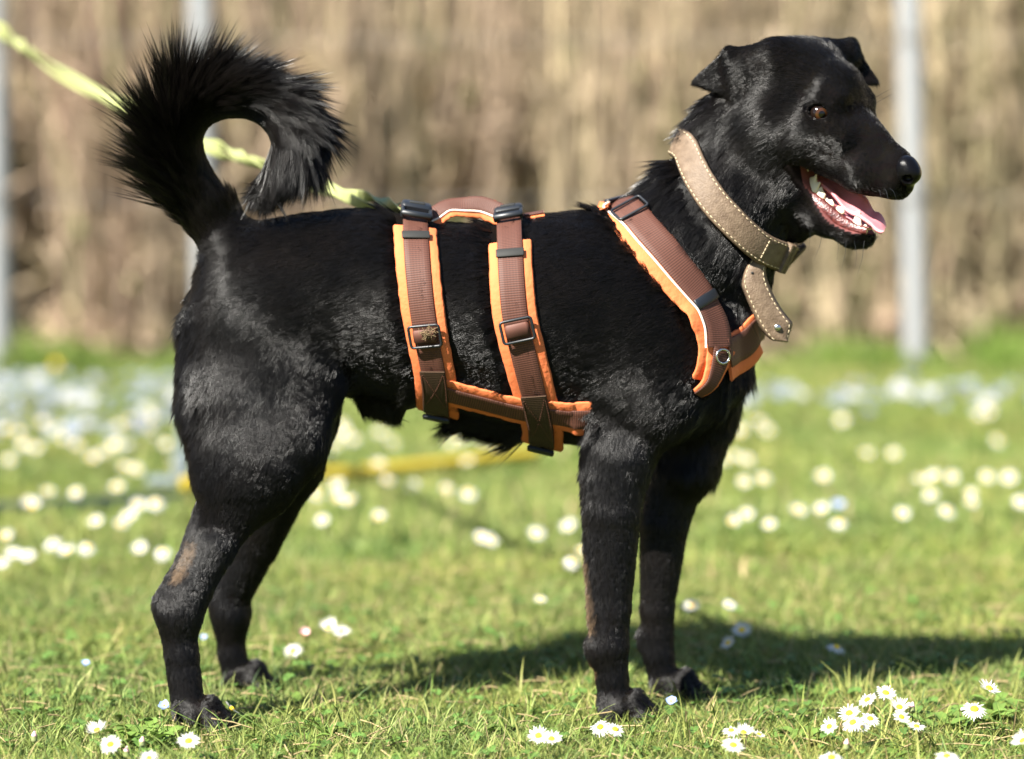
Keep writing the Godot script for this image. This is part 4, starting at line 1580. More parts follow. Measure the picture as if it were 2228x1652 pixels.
func clover_leaf() -> ArrayMesh:
	var meshes := []
	for s in 3:
		var a := TAU * s / 3.0
		var d := Vector3(cos(a), 0, sin(a))
		var x := d.cross(Vector3.UP)
		var rings := []
		for k in 5:
			var t := k / 4.0
			var c := d * t * 0.008 + Vector3.UP * (0.022 + 0.002 * sin(t * 3.0))
			var hw: float = [0.0006, 0.003, 0.0045, 0.004, 0.0012][k]
			rings.append(PackedVector3Array([c - x * hw + Vector3.UP * hw * 0.3, c, c + x * hw + Vector3.UP * hw * 0.3]))
		meshes.append(strip(rings, [0.0, 0.5, 1.0], 1.0, false, false, false))
	meshes.append(tube(PackedVector3Array([Vector3.ZERO, Vector3(0.002, 0.012, 0), Vector3(0, 0.022, 0)]), 0.0006, 3))
	return join(meshes)

func make_lawn() -> void:
	var g := PlaneMesh.new()
	g.size = Vector2(120, 120)
	g.subdivide_width = 8
	g.subdivide_depth = 8
	var o := part("lawn_ground", g, M.soil, self, Vector3(0, 0, -20))
	tag(o, "sunlit lawn soil under the short grass", "", "", "structure")
	if not GRASS: return
	rng.seed = 21
	# tiles of turf, fine where the picture is sharp, coarser beyond and to the sides
	var fine := []
	var coarse := []
	for k in 5: fine.append(turf_tile(1900, 0.115, 0.034, 0.0017, 60 + k))
	for k in 3: coarse.append(turf_tile(1500, 0.24, 0.038, 0.0038, 80 + k))
	var fb := []
	var cb2 := []
	for k in 5: fb.append(PackedFloat32Array())
	for k in 3: cb2.append(PackedFloat32Array())
	for zone in [[0.10, -1.1, 0.46, 0.9, true], [0.21, -5.1, -1.1, 1.9, false], [0.21, -1.1, 0.8, 2.3, false], [0.21, -5.1, -1.1, 3.4, false]]:
		var step: float = zone[0]
		var z: float = zone[1]
		while z < zone[2]:
			var x: float = -zone[3]
			while x < zone[3]:
				var p := Vector3(x + rng.randf_range(-0.01, 0.01), 0, z + rng.randf_range(-0.01, 0.01))
				x += step
				if not zone[4] and zone[1] > -2.0 and absf(x) < 0.95 and z < 0.44: continue
				if zone[3] > 3.0 and absf(x) < 1.95: continue
				var a := (rng.randi() % 4) * PI * 0.5 + rng.randf_range(-0.12, 0.12)
				var n1 := noise.get_noise_2d(p.x * 9.0, p.z * 7.0)
				var n2 := noise.get_noise_2d(p.x * 22.0 + 90.0, p.z * 18.0)
				var c := Color(1.0 + 0.22 * n1 + 0.12 * n2, 1.0 + 0.10 * n1, 1.0 + 0.2 * n2) * (1.0 + 0.16 * n2)
				var hs := 1.0 + 0.3 * n2
				var k := rng.randi() % (5 if zone[4] else 3)
				put(fb[k] if zone[4] else cb2[k], Vector3(cos(a), 0, -sin(a)), Vector3(0, hs, 0), Vector3(sin(a), 0, cos(a)), p, c)
			z += step
	# taller tufts at the foot of the fence
	var tall := turf_tile(300, 0.10, 0.085, 0.0045, 95)
	var tb := PackedFloat32Array()
	for i in 420:
		var x := rng.randf_range(-2.6, 2.6)
		var p := Vector3(x, 0, rng.randf_range(-4.85, -4.35))
		if noise.get_noise_2d(x * 12.0, 3.0) < -0.15: continue
		var a := rng.randf() * TAU
		var s := rng.randf_range(0.7, 1.3) * (1.4 if x > 1.12 and x < 1.5 else 1.0)
		put(tb, Vector3(cos(a), 0, -sin(a)), Vector3(0, s, 0), Vector3(sin(a), 0, cos(a)), p, Color(0.8, 1.0, 0.7) * rng.randf_range(0.7, 1.1))
	for k in 5: tag(scatter("grass", fine[k], M.grass, fb[k], self), "short yellow green lawn grass growing all over the foreground", "grass", "lawn grass round the dog")
	for k in 3: tag(scatter("distant_grass", coarse[k], M.grass, cb2[k], self), "blurred short lawn grass stretching back to the thicket", "grass", "lawn grass farther back")
	tag(scatter("tall_grass", tall, M.grass, tb, self), "taller green grass at the foot of the fence posts", "grass")
	# single long blades standing out of the near turf
	var blade := long_blade()
	var lb := PackedFloat32Array()
	for i in 1500:
		var p := Vector3(rng.randf_range(-0.75, 0.8), 0, 0.36 - 0.9 * rng.randf() ** 1.5)
		if noise.get_noise_2d(p.x * 40.0 + 70.0, p.z * 40.0) < -0.05: continue
		var a := rng.randf() * TAU
		var l := rng.randf_range(0.032, 0.062)
		var w := rng.randf_range(0.0016, 0.0030)
		put(lb, Vector3(cos(a), 0, -sin(a)) * w, Vector3(rng.randf_range(-0.25, 0.25), 1, rng.randf_range(-0.25, 0.25)) * l, Vector3(sin(a), 0, cos(a)) * l, p, Color(0.12, 0.20, 0.035).lerp(Color(0.25, 0.30, 0.08), rng.randf()) * rng.randf_range(0.8, 1.15))
	tag(scatter("long_grass", blade, M.grass, lb, self), "single long broad grass blades standing above the near turf", "grass")
	# rosettes of spoon-shaped leaves and a little clover in the foreground
	var rb := PackedFloat32Array()
	var cb := PackedFloat32Array()
	for i in 700:
		var p := Vector3(rng.randf_range(-0.7, 0.75), 0.004, rng.randf_range(-0.5, 0.32))
		if noise.get_noise_2d(p.x * 110.0 + 300.0, p.z * 110.0) < 0.12: continue
		var s := rng.randf_range(0.6, 1.1)
		var a := rng.randf() * TAU
		put(rb, Vector3(cos(a), 0, -sin(a)) * s, Vector3.UP * s * 1.3, Vector3(sin(a), 0, cos(a)) * s, p, Color(0.12, 0.19, 0.035) * rng.randf_range(0.7, 1.25))
	for q in [[260, 1640], [300, 1632], [345, 1640], [2085, 1600], [2150, 1590], [2190, 1575], [2040, 1620], [1700, 1640]]:
		for j in 3:
			var p := G(q[0], q[1]) + Vector3(rng.randf_range(-0.02, 0.02), 0.006, rng.randf_range(-0.02, 0.02))
			var a := rng.randf() * TAU
			put(rb, Vector3(cos(a), 0, -sin(a)) * 1.2, Vector3.UP * 1.7, Vector3(sin(a), 0, cos(a)) * 1.2, p, Color(0.13, 0.21, 0.04) * rng.randf_range(0.8, 1.2))
	tag(scatter("daisy_leaves", leaf_rosette(9, 0.024, 0.011), M.grass, rb, self), "spoon shaped daisy leaves in flat rosettes among the grass", "leaves")
	for i in 900:
		var p := Vector3(rng.randf_range(-0.75, 0.8), 0, rng.randf_range(-0.9, 0.34))
		var s := rng.randf_range(0.7, 1.1)
		var a := rng.randf() * TAU
		put(cb, Vector3(cos(a), rng.randf_range(-0.3, 0.3), -sin(a)) * s, Vector3(rng.randf_range(-0.2, 0.2), s, 0.1), Vector3(sin(a), 0.2, cos(a)) * s, p, Color(0.08, 0.15, 0.03) * rng.randf_range(0.7, 1.3))
	tag(scatter("clover", clover_leaf(), M.grass, cb, self), "tiny three leaved clover scattered between the grass blades", "clover")
	# dry straw lying on the turf
	var sb := PackedFloat32Array()
	var straw := tube(PackedVector3Array([Vector3(-0.5, 0, 0), Vector3(0, 0.03, 0.02), Vector3(0.5, 0, 0)]), 0.016, 4)
	for i in 2200:
		var p := Vector3(rng.randf_range(-0.9, 0.95), rng.randf_range(0.006, 0.022), rng.randf_range(-1.2, 0.4))
		var a := rng.randf() * TAU
		var l := rng.randf_range(0.015, 0.05)
		put(sb, Vector3(cos(a), rng.randf_range(-0.3, 0.3), -sin(a)) * l, Vector3.UP * 0.05, Vector3(sin(a), 0, cos(a)) * 0.05, p, Color(0.34, 0.26, 0.13) * rng.randf_range(0.6, 1.2))
	tag(scatter("straw", straw, M.stalk, sb, self), "dry straw coloured grass stems lying on the turf", "straw")
	# crumbs of bare soil showing by the paws
	var eb := PackedFloat32Array()
	var crumb := SphereMesh.new()
	crumb.radius = 0.5
	crumb.height = 0.8
	crumb.radial_segments = 7
	crumb.rings = 4
	for q in [[345, 1600], [560, 1590], [610, 1600], [620, 1640], [330, 1590], [1330, 1400], [1690, 1500], [90, 1648], [420, 1650]]:
		for j in 26:
			var p := G(q[0], q[1]) + Vector3(rng.randfn(0, 0.012), 0.006, rng.randfn(0, 0.012))
			var s := rng.randf_range(0.003, 0.010)
			put(eb, Vector3(s, 0, rng.randf_range(-0.3, 0.3) * s), Vector3(0, s, 0.2 * s), Vector3(0, 0, s), p, Color(0.12, 0.085, 0.06) * rng.randf_range(0.6, 1.2))
	tag(scatter("soil_crumbs", crumb, M.stalk, eb, self), "brown crumbs of bare soil between the grass", "soil")

# ---------------------------------------------------------------- daisies
func petal_ring(petals: int, r0: float, r1: float, w: float, cup: float) -> ArrayMesh:
	var st := SurfaceTool.new()
	st.begin(Mesh.PRIMITIVE_TRIANGLES)
	for s in petals:
		var layer := s % 2
		var a := TAU * s / petals + rng.randf_range(-0.09, 0.09)
		var d := Vector3(cos(a), 0, sin(a))
		var x := d.cross(Vector3.UP)
		var l := r1 * rng.randf_range(0.78, 1.08)
		var c := cup + rng.randf_range(-0.10, 0.12)
		var prev := []
		for k in 4:
			var t := k / 3.0
			var m := d * lerpf(r0, l, t) + Vector3.UP * ((0.0006 if layer else 0.0) + c * l * t * t)
			var hw: float = w * 0.5 * [0.7, 1.0, 1.0, 0.35][k]
			var row := [m - x * hw + Vector3.UP * 0.0003, m, m + x * hw + Vector3.UP * 0.0003]
			if k:
				for j in 2:
					for p in [prev[j], row[j], row[j + 1], prev[j], row[j + 1], prev[j + 1]]: st.add_vertex(p)
			prev = row
	st.generate_normals()
	return st.commit()

func daisy_proto(petals: ArrayMesh, pm: Material, centre_r: float) -> Node3D:
	var o := Node3D.new()
	var p := part("petals", petals, pm, o)
	var dome := SphereMesh.new()
	dome.radius = centre_r
	dome.height = centre_r * 1.25
	dome.radial_segments = 16
	dome.rings = 8
	part("centre", dome, M.flower_centre, o, Vector3(0, 0.0007, 0))
	part("stem", tube(PackedVector3Array([Vector3(0, -1, 0), Vector3(0.05, -0.5, 0.02), Vector3(0, 0, 0)]), 0.0009, 5), M.stem, o)
	return o

func set_daisy(o: Node3D, u: float, v: float, h: float, size: float, tilt: Vector3) -> void:
	var at := G(u, v, h)
	o.position = Vector3(at.x, 0, at.z)
	var up := tilt.normalized()
	var x := up.cross(Vector3(0.3, 0.1, 0.9)).normalized()
	var b := Basis(x, up, x.cross(up)).rotated(up, rng.randf() * TAU).scaled(Vector3.ONE * size)
	for c in o.get_children():
		if c.name == "stem": c.transform = Transform3D(Basis(Vector3(1, 0, 0), Vector3(0, h, 0), Vector3(0, 0, 1)), Vector3(0, h - 0.001, 0))
		else: c.transform = Transform3D(b, Vector3(0, h, 0) + up * (0.0007 if c.name == "centre" else 0.0))

func make_daisies() -> void:
	rng.seed = 31
	var protos := []
	for k in 7: protos.append(daisy_proto(petal_ring(28 + (k * 5) % 9, 0.0022, 0.0102 + 0.0003 * k, 0.0013, [0.08, -0.12, 0.22, 0.02, 0.5, -0.3, 0.1][k]), M.petal, 0.0034 + 0.0001 * k))
	var fresh := "daisies flowering in the foreground grass"
	# sharp ones near the dog: u, v, height, size, tilt x, tilt z, label
	var near := [
		[1927, 1509, 0.052, 1.18, -0.1, 0.55, "white daisy at the top of the large bunch on the right foreground"],
		[1888, 1524, 0.047, 1.0, -0.35, 0.6, "ragged daisy at upper left of the large right bunch"],
		[1848, 1553, 0.045, 1.0, -0.3, 0.75, "daisy at the left middle of the large right bunch"],
		[1805, 1582, 0.040, 0.92, -0.5, 0.8, "small round daisy leftmost in the large right bunch"],
		[1856, 1573, 0.042, 1.0, -0.15, 0.6, "daisy low in the large right bunch behind its leftmost flower"],
		[1893, 1565, 0.043, 1.0, 0.15, 0.6, "wide open daisy in the centre of the large right bunch"],
		[1957, 1540, 0.047, 0.98, 0.1, 0.8, "daisy at upper right of the large bunch over a second one"],
		[1961, 1561, 0.041, 0.95, 0.1, 0.7, "daisy half hidden under the upper right flower of the bunch"],
		[1994, 1582, 0.038, 0.9, 0.35, 0.5, "blurred daisy rightmost in the large right bunch"],
		[1872, 1584, 0.036, 0.85, 0.0, 0.7, "pale daisy at the bottom of the large right bunch"],
		[2152, 1499, 0.058, 1.15, 0.25, 0.25, "tall daisy on a bare stem near the right edge"],
		[2120, 1544, 0.046, 1.18, 0.15, 0.75, "wide daisy just below the tall one by the right edge"],
		[1591, 1591, 0.042, 0.95, -0.2, 0.45, "daisy at upper left of the group below the far front paw"],
		[1618, 1595, 0.040, 0.9, 0.3, 0.5, "daisy at upper right of the group below the far front paw"],
		[1651, 1599, 0.036, 0.7, 0.6, 0.2, "small side turned daisy at the right of the group below the paw"],
		[1595, 1623, 0.040, 1.12, 0.0, 0.75, "large daisy at the front of the group below the far front paw"],
		[1172, 1602, 0.038, 0.98, -0.1, 0.8, "left daisy of the touching pair left of the front paw"],
		[1200, 1609, 0.038, 1.0, 0.15, 0.75, "right daisy of the touching pair left of the front paw"],
		[1306, 1583, 0.038, 0.95, -0.2, 0.6, "left daisy of the pair in front of the near front paw"],
		[1338, 1588, 0.038, 1.0, 0.15, 0.7, "right daisy of the pair in front of the near front paw"],
		[211, 1590, 0.045, 1.0, -0.2, 0.6, "daisy at upper left near the left foreground corner"],
		[240, 1621, 0.042, 1.12, 0.0, 0.75, "daisy in front of another in the left foreground"],
		[410, 1614, 0.044, 1.12, 0.0, 0.85, "round open daisy in front of the near hind paw"],
		[504, 1543, 0.050, 0.85, 0.8, -0.3, "daisy turned away beside the toes of the near hind paw"],
		[324, 1651, 0.038, 0.9, 0.0, 0.6, "daisy cut by the bottom edge at lower left"],
		[1809, 1650, 0.038, 1.1, 0.0, 0.5, "daisy cut by the bottom edge left of the large bunch"],
		[2060, 1647, 0.040, 1.15, 0.0, 0.5, "daisy cut by the bottom edge right of the large bunch"],
		[2226, 1613, 0.042, 1.0, -0.5, 0.6, "daisy cut by the right edge of the foreground"],
		[1505, 1319, 0.042, 1.15, -0.1, 0.6, "large blurred daisy just right of the far front leg"],
		[1586, 1317, 0.042, 0.9, 0.15, 0.5, "smaller blurred daisy right of the one beside the front leg"],
		[1614, 1372, 0.048, 1.1, 0.1, 0.8, "daisy in the dog's shadow, upper of the leaning pair"],
		[1585, 1400, 0.042, 0.95, -0.6, 0.7, "daisy in the dog's shadow, lower of the leaning pair"],
		[1820, 1409, 0.045, 1.0, 0.2, 0.5, "lone daisy in the middle of the dog's shadow"],
		[637, 1417, 0.022, 1.15, -0.2, 0.9, "folded white daisy right of the far hind leg"],
		[715, 1366, 0.045, 1.1, -0.2, 0.5, "left daisy of the blurred pair behind the hind legs"],
		[742, 1375, 0.042, 1.15, 0.2, 0.7, "right daisy of the blurred pair behind the hind legs"],
		[1176, 1305, 0.036, 0.8, 0.3, 0.2, "small pale daisy in the lawn left of the front legs"],
	]
	for i in near.size():
		var q: Array = near[i]
		var o: Node3D = protos[(i * 3) % 7].duplicate()
		o.name = numbered("daisy")
		add_child(o)
		tag(o, q[6], "daisy", fresh)
		set_daisy(o, q[0], q[1], q[2], q[3], Vector3(q[4] + rng.randf_range(-0.25, 0.25), 1.0, q[5] + rng.randf_range(-0.25, 0.2)))
	var areas := [
		["behind the dog's near hind leg", [[209, 1134], [280, 1124], [262, 1141], [304, 1193], [354, 1203]]],
		["of the low bright cluster near the left edge", [[116, 1187], [146, 1200], [190, 1193], [12, 1168], [30, 1205], [0, 1225], [60, 1210]]],
		["just beyond the dark shadow band bar at the left", [[255, 1060], [165, 1073], [104, 1070], [338, 1096], [60, 1090], [300, 1100], [70, 1100]]],
		["of the loose middle row at the left", [[272, 1015], [200, 998], [20, 1000], [380, 1010], [295, 1022], [225, 985]]],
		["of the left far row below the pale drift", [[168, 969], [52, 966], [78, 974], [249, 969], [275, 974], [362, 966], [140, 955], [110, 945], [340, 945]]],
		["of the left farthest row inside the pale drift", [[185, 925], [122, 928], [93, 919], [394, 925], [40, 942], [9, 937], [307, 919], [261, 925], [245, 935], [285, 915], [320, 928], [330, 905]]],
		["in front of the yellow pole", [[690, 1076], [735, 1085], [759, 1089], [843, 1045], [897, 1058], [970, 1064], [1019, 1073], [734, 1054]]],
		["in the lawn under the dog's belly", [[701, 1131], [823, 1126], [1048, 1170], [1066, 1176], [1167, 1162]]],
		["against the front leg's rear outline", [[1268, 1198], [1244, 1224], [1237, 1145]]],
		["just behind the yellow pole", [[822, 1012], [1016, 1005], [1051, 955], [1112, 955], [1003, 955], [980, 965], [1085, 965], [853, 964]]],
		["far back in the gap between hind leg and belly", [[750, 942], [734, 964], [740, 925], [828, 939], [715, 985], [770, 955]]],
		["of the lower bright row right of the dog's chest", [[1593, 1136], [1625, 1119], [1674, 1141], [1738, 1111], [1788, 1108], [1826, 1138]]],
		["of the dimmer rows right of the dog's front legs", [[1619, 1049], [1660, 1043], [1791, 1037], [1575, 999], [1597, 996], [1625, 1001]]],
		["of the cluster's upper row by the right edge", [[2004, 1041], [2020, 1040], [2033, 1039], [2071, 1038], [2147, 1038], [2196, 1040]]],
		["of the cluster's lower part by the right edge", [[2025, 1075], [2113, 1093], [2110, 1076], [2060, 1113], [2222, 1093], [1963, 1118]]],
		["standing alone in the far lawn right of the post", [[2172, 958], [1886, 987], [1944, 988]]],
		["far back at the right before the pale blue drift", [[1669, 936], [1650, 918], [1832, 915], [2153, 896], [2131, 905], [2145, 885], [1610, 940], [1590, 930], [2160, 880]]],
	]
	var nth := ["leftmost", "second from the left", "third from the left", "fourth from the left", "fifth from the left", "sixth from the left", "seventh from the left", "eighth from the left", "ninth from the left", "tenth from the left", "eleventh from the left", "twelfth from the left"]
	var idx := 0
	for a in areas:
		var spots: Array = a[1]
		spots.sort_custom(func(x, y): return x[0] < y[0])
		for si in spots.size():
			var q: Array = spots[si]
			var o: Node3D = protos[(idx * 3) % 7].duplicate()
			idx += 1
			o.name = numbered("daisy")
			add_child(o)
			tag(o, "%s daisy %s" % [nth[si], a[0]], "daisy", "blurred daisies in the lawn behind the dog")
			set_daisy(o, q[0], q[1], 0.045 + rng.randf_range(-0.006, 0.01), rng.randf_range(0.95, 1.25), Vector3(rng.randf_range(-0.4, 0.4), 1.0, rng.randf_range(0.4, 1.0)))
	# pink backed and bluish ones, closed buds
	var blue := daisy_proto(petal_ring(10, 0.001, 0.0055, 0.0045, 0.2), M.petal_blue, 0.0012)
	for q in [[186, 1443, 0.04, 0.9, "tiny pale blue flower in the lawn at the left"], [357, 1536, 0.04, 1.2, "pale blue flower behind the near hind paw"], [1460, 1527, 0.045, 1.2, "pale blue flower between the two front paws"], [443, 1387, 0.04, 0.8, "tiny blue flower between the hind legs"], [1824, 1099, 0.05, 1.7, "blurred pale blue flower beside a white daisy on the right"]]:
		var o: Node3D = blue.duplicate()
		o.name = numbered("blue_flower")
		add_child(o)
		tag(o, q[4], "flower", "small pale blue flowers in the lawn")
		set_daisy(o, q[0], q[1], q[2], q[3], Vector3(0, 1, 0.7))
	var pink := daisy_proto(petal_ring(22, 0.0012, 0.0075, 0.002, 0.9), M.petal_pink, 0.002)
	var po: Node3D = pink
	po.name = numbered("pink_daisy")
	add_child(po)
	tag(po, "half closed pink daisy behind the folded white one", "daisy")
	set_daisy(po, 661, 1383, 0.04, 1.0, Vector3(0.2, 1, 0.4))
	for q in [[74, 1604, 0.034, "closed pink tipped bud on a stalk at the lower left edge"], [309, 1616, 0.028, "closed bud left of the round daisy by the hind paw"], [275, 1637, 0.024, "orange tinted bud beside the left foreground daisies"], [1842, 1621, 0.03, "round pale bud below the large right bunch"], [1985, 1540, 0.045, "small pinkish bud right of the large bunch"]]:
		var o := thing("daisy_bud", q[3], "bud", Vector3.ZERO, "closed daisy buds in the foreground")
		var at := G(q[0], q[1], q[2])
		o.position = Vector3(at.x, 0, at.z)
		part("sepals", small_field([[Vector3(0, q[2] - 0.003, 0), Vector3(0, q[2] + 0.001, 0), 0.0034, 0.0028, false]], 0.0008), M.bud, o)
		part("petals", small_field([[Vector3(0, q[2] + 0.002, 0), Vector3(0.0005, q[2] + 0.005, 0), 0.0030, 0.0014, false]], 0.0008), M.petal_pink, o)
		part("stem", tube(PackedVector3Array([Vector3(0, 0, 0), Vector3(0.001, q[2] * 0.5, 0), Vector3(0, q[2] - 0.003, 0)]), 0.0009, 5), M.stem, o)
	# one dandelion by the thicket
	var dand := daisy_proto(petal_ring(60, 0.001, 0.014, 0.003, 0.3), M.dandelion_yellow, 0.005)
	dand.name = numbered("dandelion")
	add_child(dand)
	tag(dand, "yellow dandelion blurred at the foot of the thicket on the left", "dandelion")
	set_daisy(dand, 120, 792, 0.09, 0.9, Vector3(0, 0.4, 1))
	# the far drift of pale blue and white flowers, too many and too soft to count
	var fb := PackedFloat32Array()
	var wb := PackedFloat32Array()
	for i in 700:
		var left := rng.randf() < 0.7
		var u := rng.randf_range(-250, 480) if left else rng.randf_range(1560, 2500)
		var v := rng.randf_range(812, 960) if left else rng.randfn(857, 13)
		if left and rng.randf() < (v - 840) / 200.0: continue
		var at := G(u, v, 0.06 + rng.randf() * 0.03)
		if noise.get_noise_2d(at.x * 40.0, at.z * 25.0) < -0.12 and rng.randf() < 0.8: continue
		var s := rng.randf_range(0.9, 1.5) * (1.0 if rng.randf() < 0.7 else 1.4)
		var up := Vector3(rng.randf_range(-0.4, 0.4), 1, rng.randf_range(0.2, 1.0)).normalized()
		var x := up.cross(Vector3(0.2, 0, 1)).normalized()
		var b := Basis(x, up, x.cross(up))
		if rng.randf() < 0.8: put(fb, b.x * s * 1.3, b.y * s, b.z * s * 1.3, at, Color(0.145, 0.165, 0.185) * rng.randf_range(0.75, 1.2))
		elif rng.randf() < 0.3: put(wb, b.x * s * 1.2, b.y * s, b.z * s * 1.2, at, Color(0.34, 0.34, 0.32))
	var blm := petal_ring(8, 0.0005, 0.0065, 0.0055, 0.15)
	tag(scatter("pale_blue_flowers", blm, M.stalk, fb, self), "pale blue speedwell blurred into drifts before the thicket", "flowers")
	tag(scatter("far_white_flowers", petal_ring(24, 0.0005, 0.0105, 0.003, 0.1), M.stalk, wb, self), "small white flowers mixed into the far pale blue drifts", "flowers")
	for p in protos: p.free()
	blue.free()

# ---------------------------------------------------------------- fence, poles and the thicket behind
func make_background() -> void:
	# rising bank that the thicket grows on
	var st := SurfaceTool.new()
	st.begin(Mesh.PRIMITIVE_TRIANGLES)
	st.set_smooth_group(0)
	var prof := [[-4.95, -0.02], [-5.15, 0.22], [-5.6, 1.0], [-6.2, 2.1], [-7.4, 3.4], [-12.0, 4.6], [-60.0, 6.0]]
	for i in prof.size() - 1:
		for k in 40:
			var xa := -40.0 + k * 2.0
			var xb := xa + 2.0
			var q := []
			for e in [[xa, i], [xb, i], [xb, i + 1], [xa, i + 1]]:
				q.append(Vector3(e[0], prof[e[1]][1] + (0.0 if e[1] == 0 else 0.12 * noise.get_noise_2d(e[0] * 8.0, prof[e[1]][0] * 20.0)), prof[e[1]][0]))
			for j in [0, 2, 1, 0, 3, 2]: st.add_vertex(q[j])
	st.generate_normals()
	tag(part("bank", st.commit(), M.bank, self), "dry grassy bank rising behind the thicket", "", "", "structure")
	rng.seed = 41
	# dry stalks and the withered leaves on them
	var hv := [PackedVector3Array(), PackedVector3Array()]
	var hn := [PackedVector3Array(), PackedVector3Array()]
	var hc := [PackedColorArray(), PackedColorArray()]
	var hi := [PackedInt32Array(), PackedInt32Array()]
	var tan_ := Color(0.44, 0.36, 0.265)
	var pink := Color(0.42, 0.315, 0.24)
	var dark := Color(0.30, 0.24, 0.18)
	var olive := Color(0.36, 0.34, 0.20)
	for i in 70000:
		var x := rng.randf_range(-3.6, 3.6)
		var depth := rng.randf()
		# rooted on the slope from its foot upwards
		var z := -4.80 - depth * 1.35
		var y := clampf((-4.95 - z) * 1.75, 0.0, 3.0) + rng.randf_range(-0.03, 0.1)
		if depth < 0.35 and rng.randf() < 0.6: y += rng.randf() * 0.7
		var n1 := noise.get_noise_2d(x * 10.0, y * 5.0 + 20.0)
		var n2 := noise.get_noise_2d(x * 50.0 + 400.0, y * 12.0)
		var hollow := noise.get_noise_2d(x * 8.0 + 900.0, y * 5.0)
		if y < 0.5 and x < 0.4 and hollow < -0.3 and depth < 0.5: continue
		var c := tan_.lerp(pink, clampf(n1 * 1.6 + 0.3, 0, 1))
		c = c.lerp(olive, clampf((x - 0.35) * 0.5 + n2 * 1.1, 0, 0.8))
		c = c.lerp(dark, clampf(-n2 * 0.8 - 0.2 + (0.15 if x < -0.7 else 0.0), 0, 0.8))
		if rng.randf() < 0.12: c = Color(0.62, 0.52, 0.34)
		if rng.randf() < 0.04: c = Color(0.24, 0.27, 0.12)
		c *= Color(1.03, 0.98, 0.93) * rng.randf_range(0.72, 0.92)
		var leafy := 1 if rng.randf() < 0.72 else 0
		var a := rng.randf() * TAU
		var side := Vector3(cos(a), 0, sin(a))
		var p := Vector3(x, y, z)
		var d := Vector3(rng.randf_range(-0.2, 0.2), 1, rng.randf_range(-0.15, 0.2)) * rng.randf_range(0.4, 1.0)
		var bend := Vector3(rng.randf_range(-0.06, 0.06), 0, rng.randf_range(-0.06, 0.06))
		var w := rng.randf_range(0.002, 0.005)
		if leafy:
			d = Vector3(rng.randf_range(-0.6, 0.6), rng.randf_range(-0.4, 1.0), rng.randf_range(-0.6, 0.6)).normalized() * rng.randf_range(0.06, 0.16)
			bend = Vector3(0, 0.01, 0)
			w = rng.randf_range(0.008, 0.018)
		var n := side.cross(d).normalized()
		var o: int = hv[leafy].size()
		for k in 3:
			var q := p + d * (k * 0.5) + (bend if k == 1 else Vector3.ZERO)
			var hw: float = w * ([0.6, 1.0, 0.2][k] if leafy else [1.0, 0.85, 0.3][k])
			hv[leafy].append(q - side * hw); hn[leafy].append((n - side * 0.5).normalized()); hc[leafy].append(c)
			hv[leafy].append(q + side * hw); hn[leafy].append((n + side * 0.5).normalized()); hc[leafy].append(c)
		hi[leafy].append_array(PackedInt32Array([o, o + 2, o + 1, o + 1, o + 2, o + 3, o + 2, o + 4, o + 3, o + 3, o + 4, o + 5]))
	tag(part("dry_stalks", raw_mesh(hv[0], hn[0], hc[0], hi[0]), M.stalk, self), "tall bare tan stalks forming the thicket behind the fence", "thicket", "", "stuff")
	tag(part("withered_leaves", raw_mesh(hv[1], hn[1], hc[1], hi[1]), M.dry_leaf, self), "withered brown leaves and twigs filling the thicket behind the fence", "thicket", "", "stuff")
	# steel fence posts
	for q in [[1994, 1979, "pale steel fence post standing right of the dog's head", 0.0], [450, 437, "pale steel fence post standing behind the dog's curled tail", 0.0], [-2, -12, "pale steel fence post cut by the left edge", 0.0]]:
		var foot := G(q[0], 815, 0.0)
		var top := P(q[1], 0, foot.z)
		var dir := (top - foot).normalized()
		var o := thing("fence_post", q[2], "fence post", foot, "steel posts of the fence before the thicket")
		part("pole", tube(PackedVector3Array([dir * -0.1, dir * 1.2, dir * 1.75]), 0.0285, 20), M.zinc, o)
		var cap := SphereMesh.new()
		cap.radius = 0.0305
		cap.height = 0.03
		part("cap", cap, M.zinc, o, dir * 1.75)
		for hgt in [0.42, 0.80, 1.30]:
			part("wire_band", tube(PackedVector3Array([dir * (hgt - 0.011), dir * hgt, dir * (hgt + 0.011)]), 0.0305, 20), M.dull_zinc, o)
			part("band_bolt", soft_box(Vector3(0.012, 0.014, 0.022), 0.003), M.dull_zinc, o, dir * hgt + Vector3(0.012, 0, 0.034))
	for q in [[0.42, "lowest thin wire strung between the fence posts"], [0.80, "middle thin wire strung between the fence posts"], [1.30, "top thin wire strung between the fence posts"]]:
		var foot := G(1994, 815, 0.0)
		var w := part(numbered("fence_wire"), tube(PackedVector3Array([Vector3(-4.5, q[0], foot.z - 0.031), Vector3(0, q[0] - 0.004, foot.z - 0.031), Vector3(4.5, q[0], foot.z - 0.031)]), 0.0009, 4), M.zinc, self)
		tag(w, q[1], "fence wire")
	# yellow pole in the lawn; dark bar added for the shadow band
	var ya := G(398, 1052, 0.035)
	var yb := G(1165, 988, 0.035)
	var yel := part("yellow_pole", tube(PackedVector3Array([ya, ya.lerp(yb, 0.5) + Vector3(0, -0.006, 0), yb]), 0.0115, 14), M.yellow_plastic, self)
	tag(yel, "yellow plastic pole lying across the lawn behind the dog's hind legs", "pole")
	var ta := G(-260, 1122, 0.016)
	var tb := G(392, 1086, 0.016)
	var teal := part("shadow_band_bar", tube(PackedVector3Array([ta, ta.lerp(tb, 0.5), tb]), 0.012, 14), M.shadow_band_green, self)  # stands in for the band of shadow across the grass
	tag(teal, "dark bar added as the shadow band in the grass at the left, ending at the hind leg", "pole")
	var up := thing("pole_holder", "blue grey upright with a foot, half hidden behind the dog's hind leg", "pole holder", G(398, 1085))
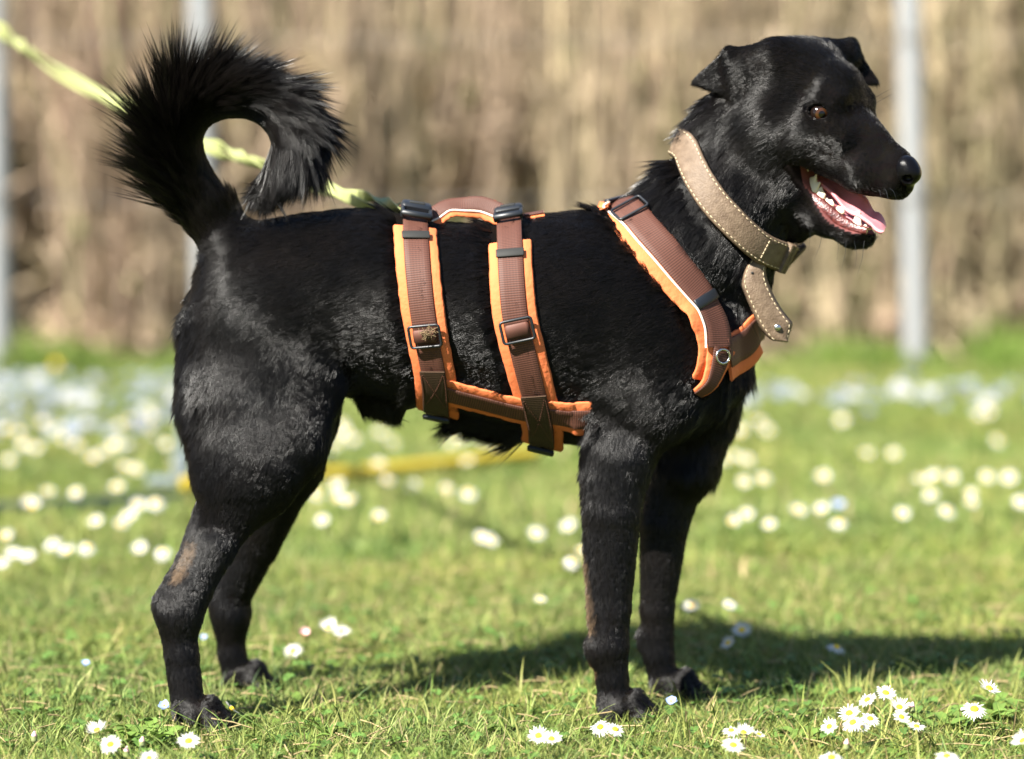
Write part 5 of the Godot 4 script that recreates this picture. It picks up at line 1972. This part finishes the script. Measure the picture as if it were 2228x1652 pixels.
	part("upright", tube(PackedVector3Array([Vector3(0, 0, 0), Vector3(0.0, 0.10, 0), Vector3(0.004, 0.20, 0)]), 0.0075, 12), M.teal_plastic, up)
	part("foot", soft_box(Vector3(0.10, 0.012, 0.05), 0.004), M.teal_plastic, up, Vector3(-0.01, 0.03, 0))
	part("cup", soft_box(Vector3(0.026, 0.05, 0.03), 0.005), M.teal_plastic, up, Vector3(0, 0.055, 0.018))

func _ready() -> void:
	# camera, sky, sun and exposure
	var cam := Camera3D.new()
	cam.name = "camera"
	var at := CameraAttributesPhysical.new()
	at.frustum_focal_length = FOCAL
	at.frustum_focus_distance = 3.53
	at.frustum_near = 0.05
	at.frustum_far = 300.0
	at.exposure_aperture = 2.2
	cam.attributes = at
	cam.fov = rad_to_deg(2.0 * atan(12.0 / FOCAL))
	cam.near = 0.05
	cam.far = 300.0
	cam.position = EYE
	cam.rotation_degrees.x = PITCH
	add_child(cam)
	cam.current = true
	var we := WorldEnvironment.new()
	we.name = "environment"
	var env := Environment.new()
	env.background_mode = Environment.BG_SKY
	var sky := Sky.new()
	var sm := ProceduralSkyMaterial.new()
	sm.sky_top_color = Color(0.46, 0.56, 0.72)
	sm.sky_horizon_color = Color(0.68, 0.74, 0.80)
	sm.sky_curve = 0.12
	sm.ground_bottom_color = Color(0.20, 0.22, 0.12)
	sm.ground_horizon_color = Color(0.45, 0.47, 0.36)
	sm.energy_multiplier = 0.48
	sky.sky_material = sm
	env.sky = sky
	env.tonemap_mode = Environment.TONE_MAPPER_LINEAR
	env.tonemap_exposure = 3.5
	env.sdfgi_enabled = true
	env.ssao_enabled = true
	env.ssil_enabled = true
	we.environment = env
	add_child(we)
	var sun := DirectionalLight3D.new()
	sun.name = "sun"
	sun.light_energy = 1.6
	sun.light_angular_distance = 0.5
	sun.light_color = Color(1.0, 0.98, 0.94)
	sun.shadow_enabled = true
	sun.look_at_from_position(Vector3.ZERO, Vector3(0.80, -1.0, -0.74), Vector3.UP)
	add_child(sun)
	# the place
	noise.noise_type = FastNoiseLite.TYPE_SIMPLEX_SMOOTH
	noise.frequency = 0.25
	noise.fractal_octaves = 2
	noise.seed = 4
	rng.seed = 1
	make_materials()
	make_lawn()
	make_background()
	# the dog and what it wears
	make_bones()
	nose_at = HP(1974, 380, 0)
	make_harness()
	make_collar()
	make_dog()
	make_leash()
	# small things in the grass
	make_daisies()
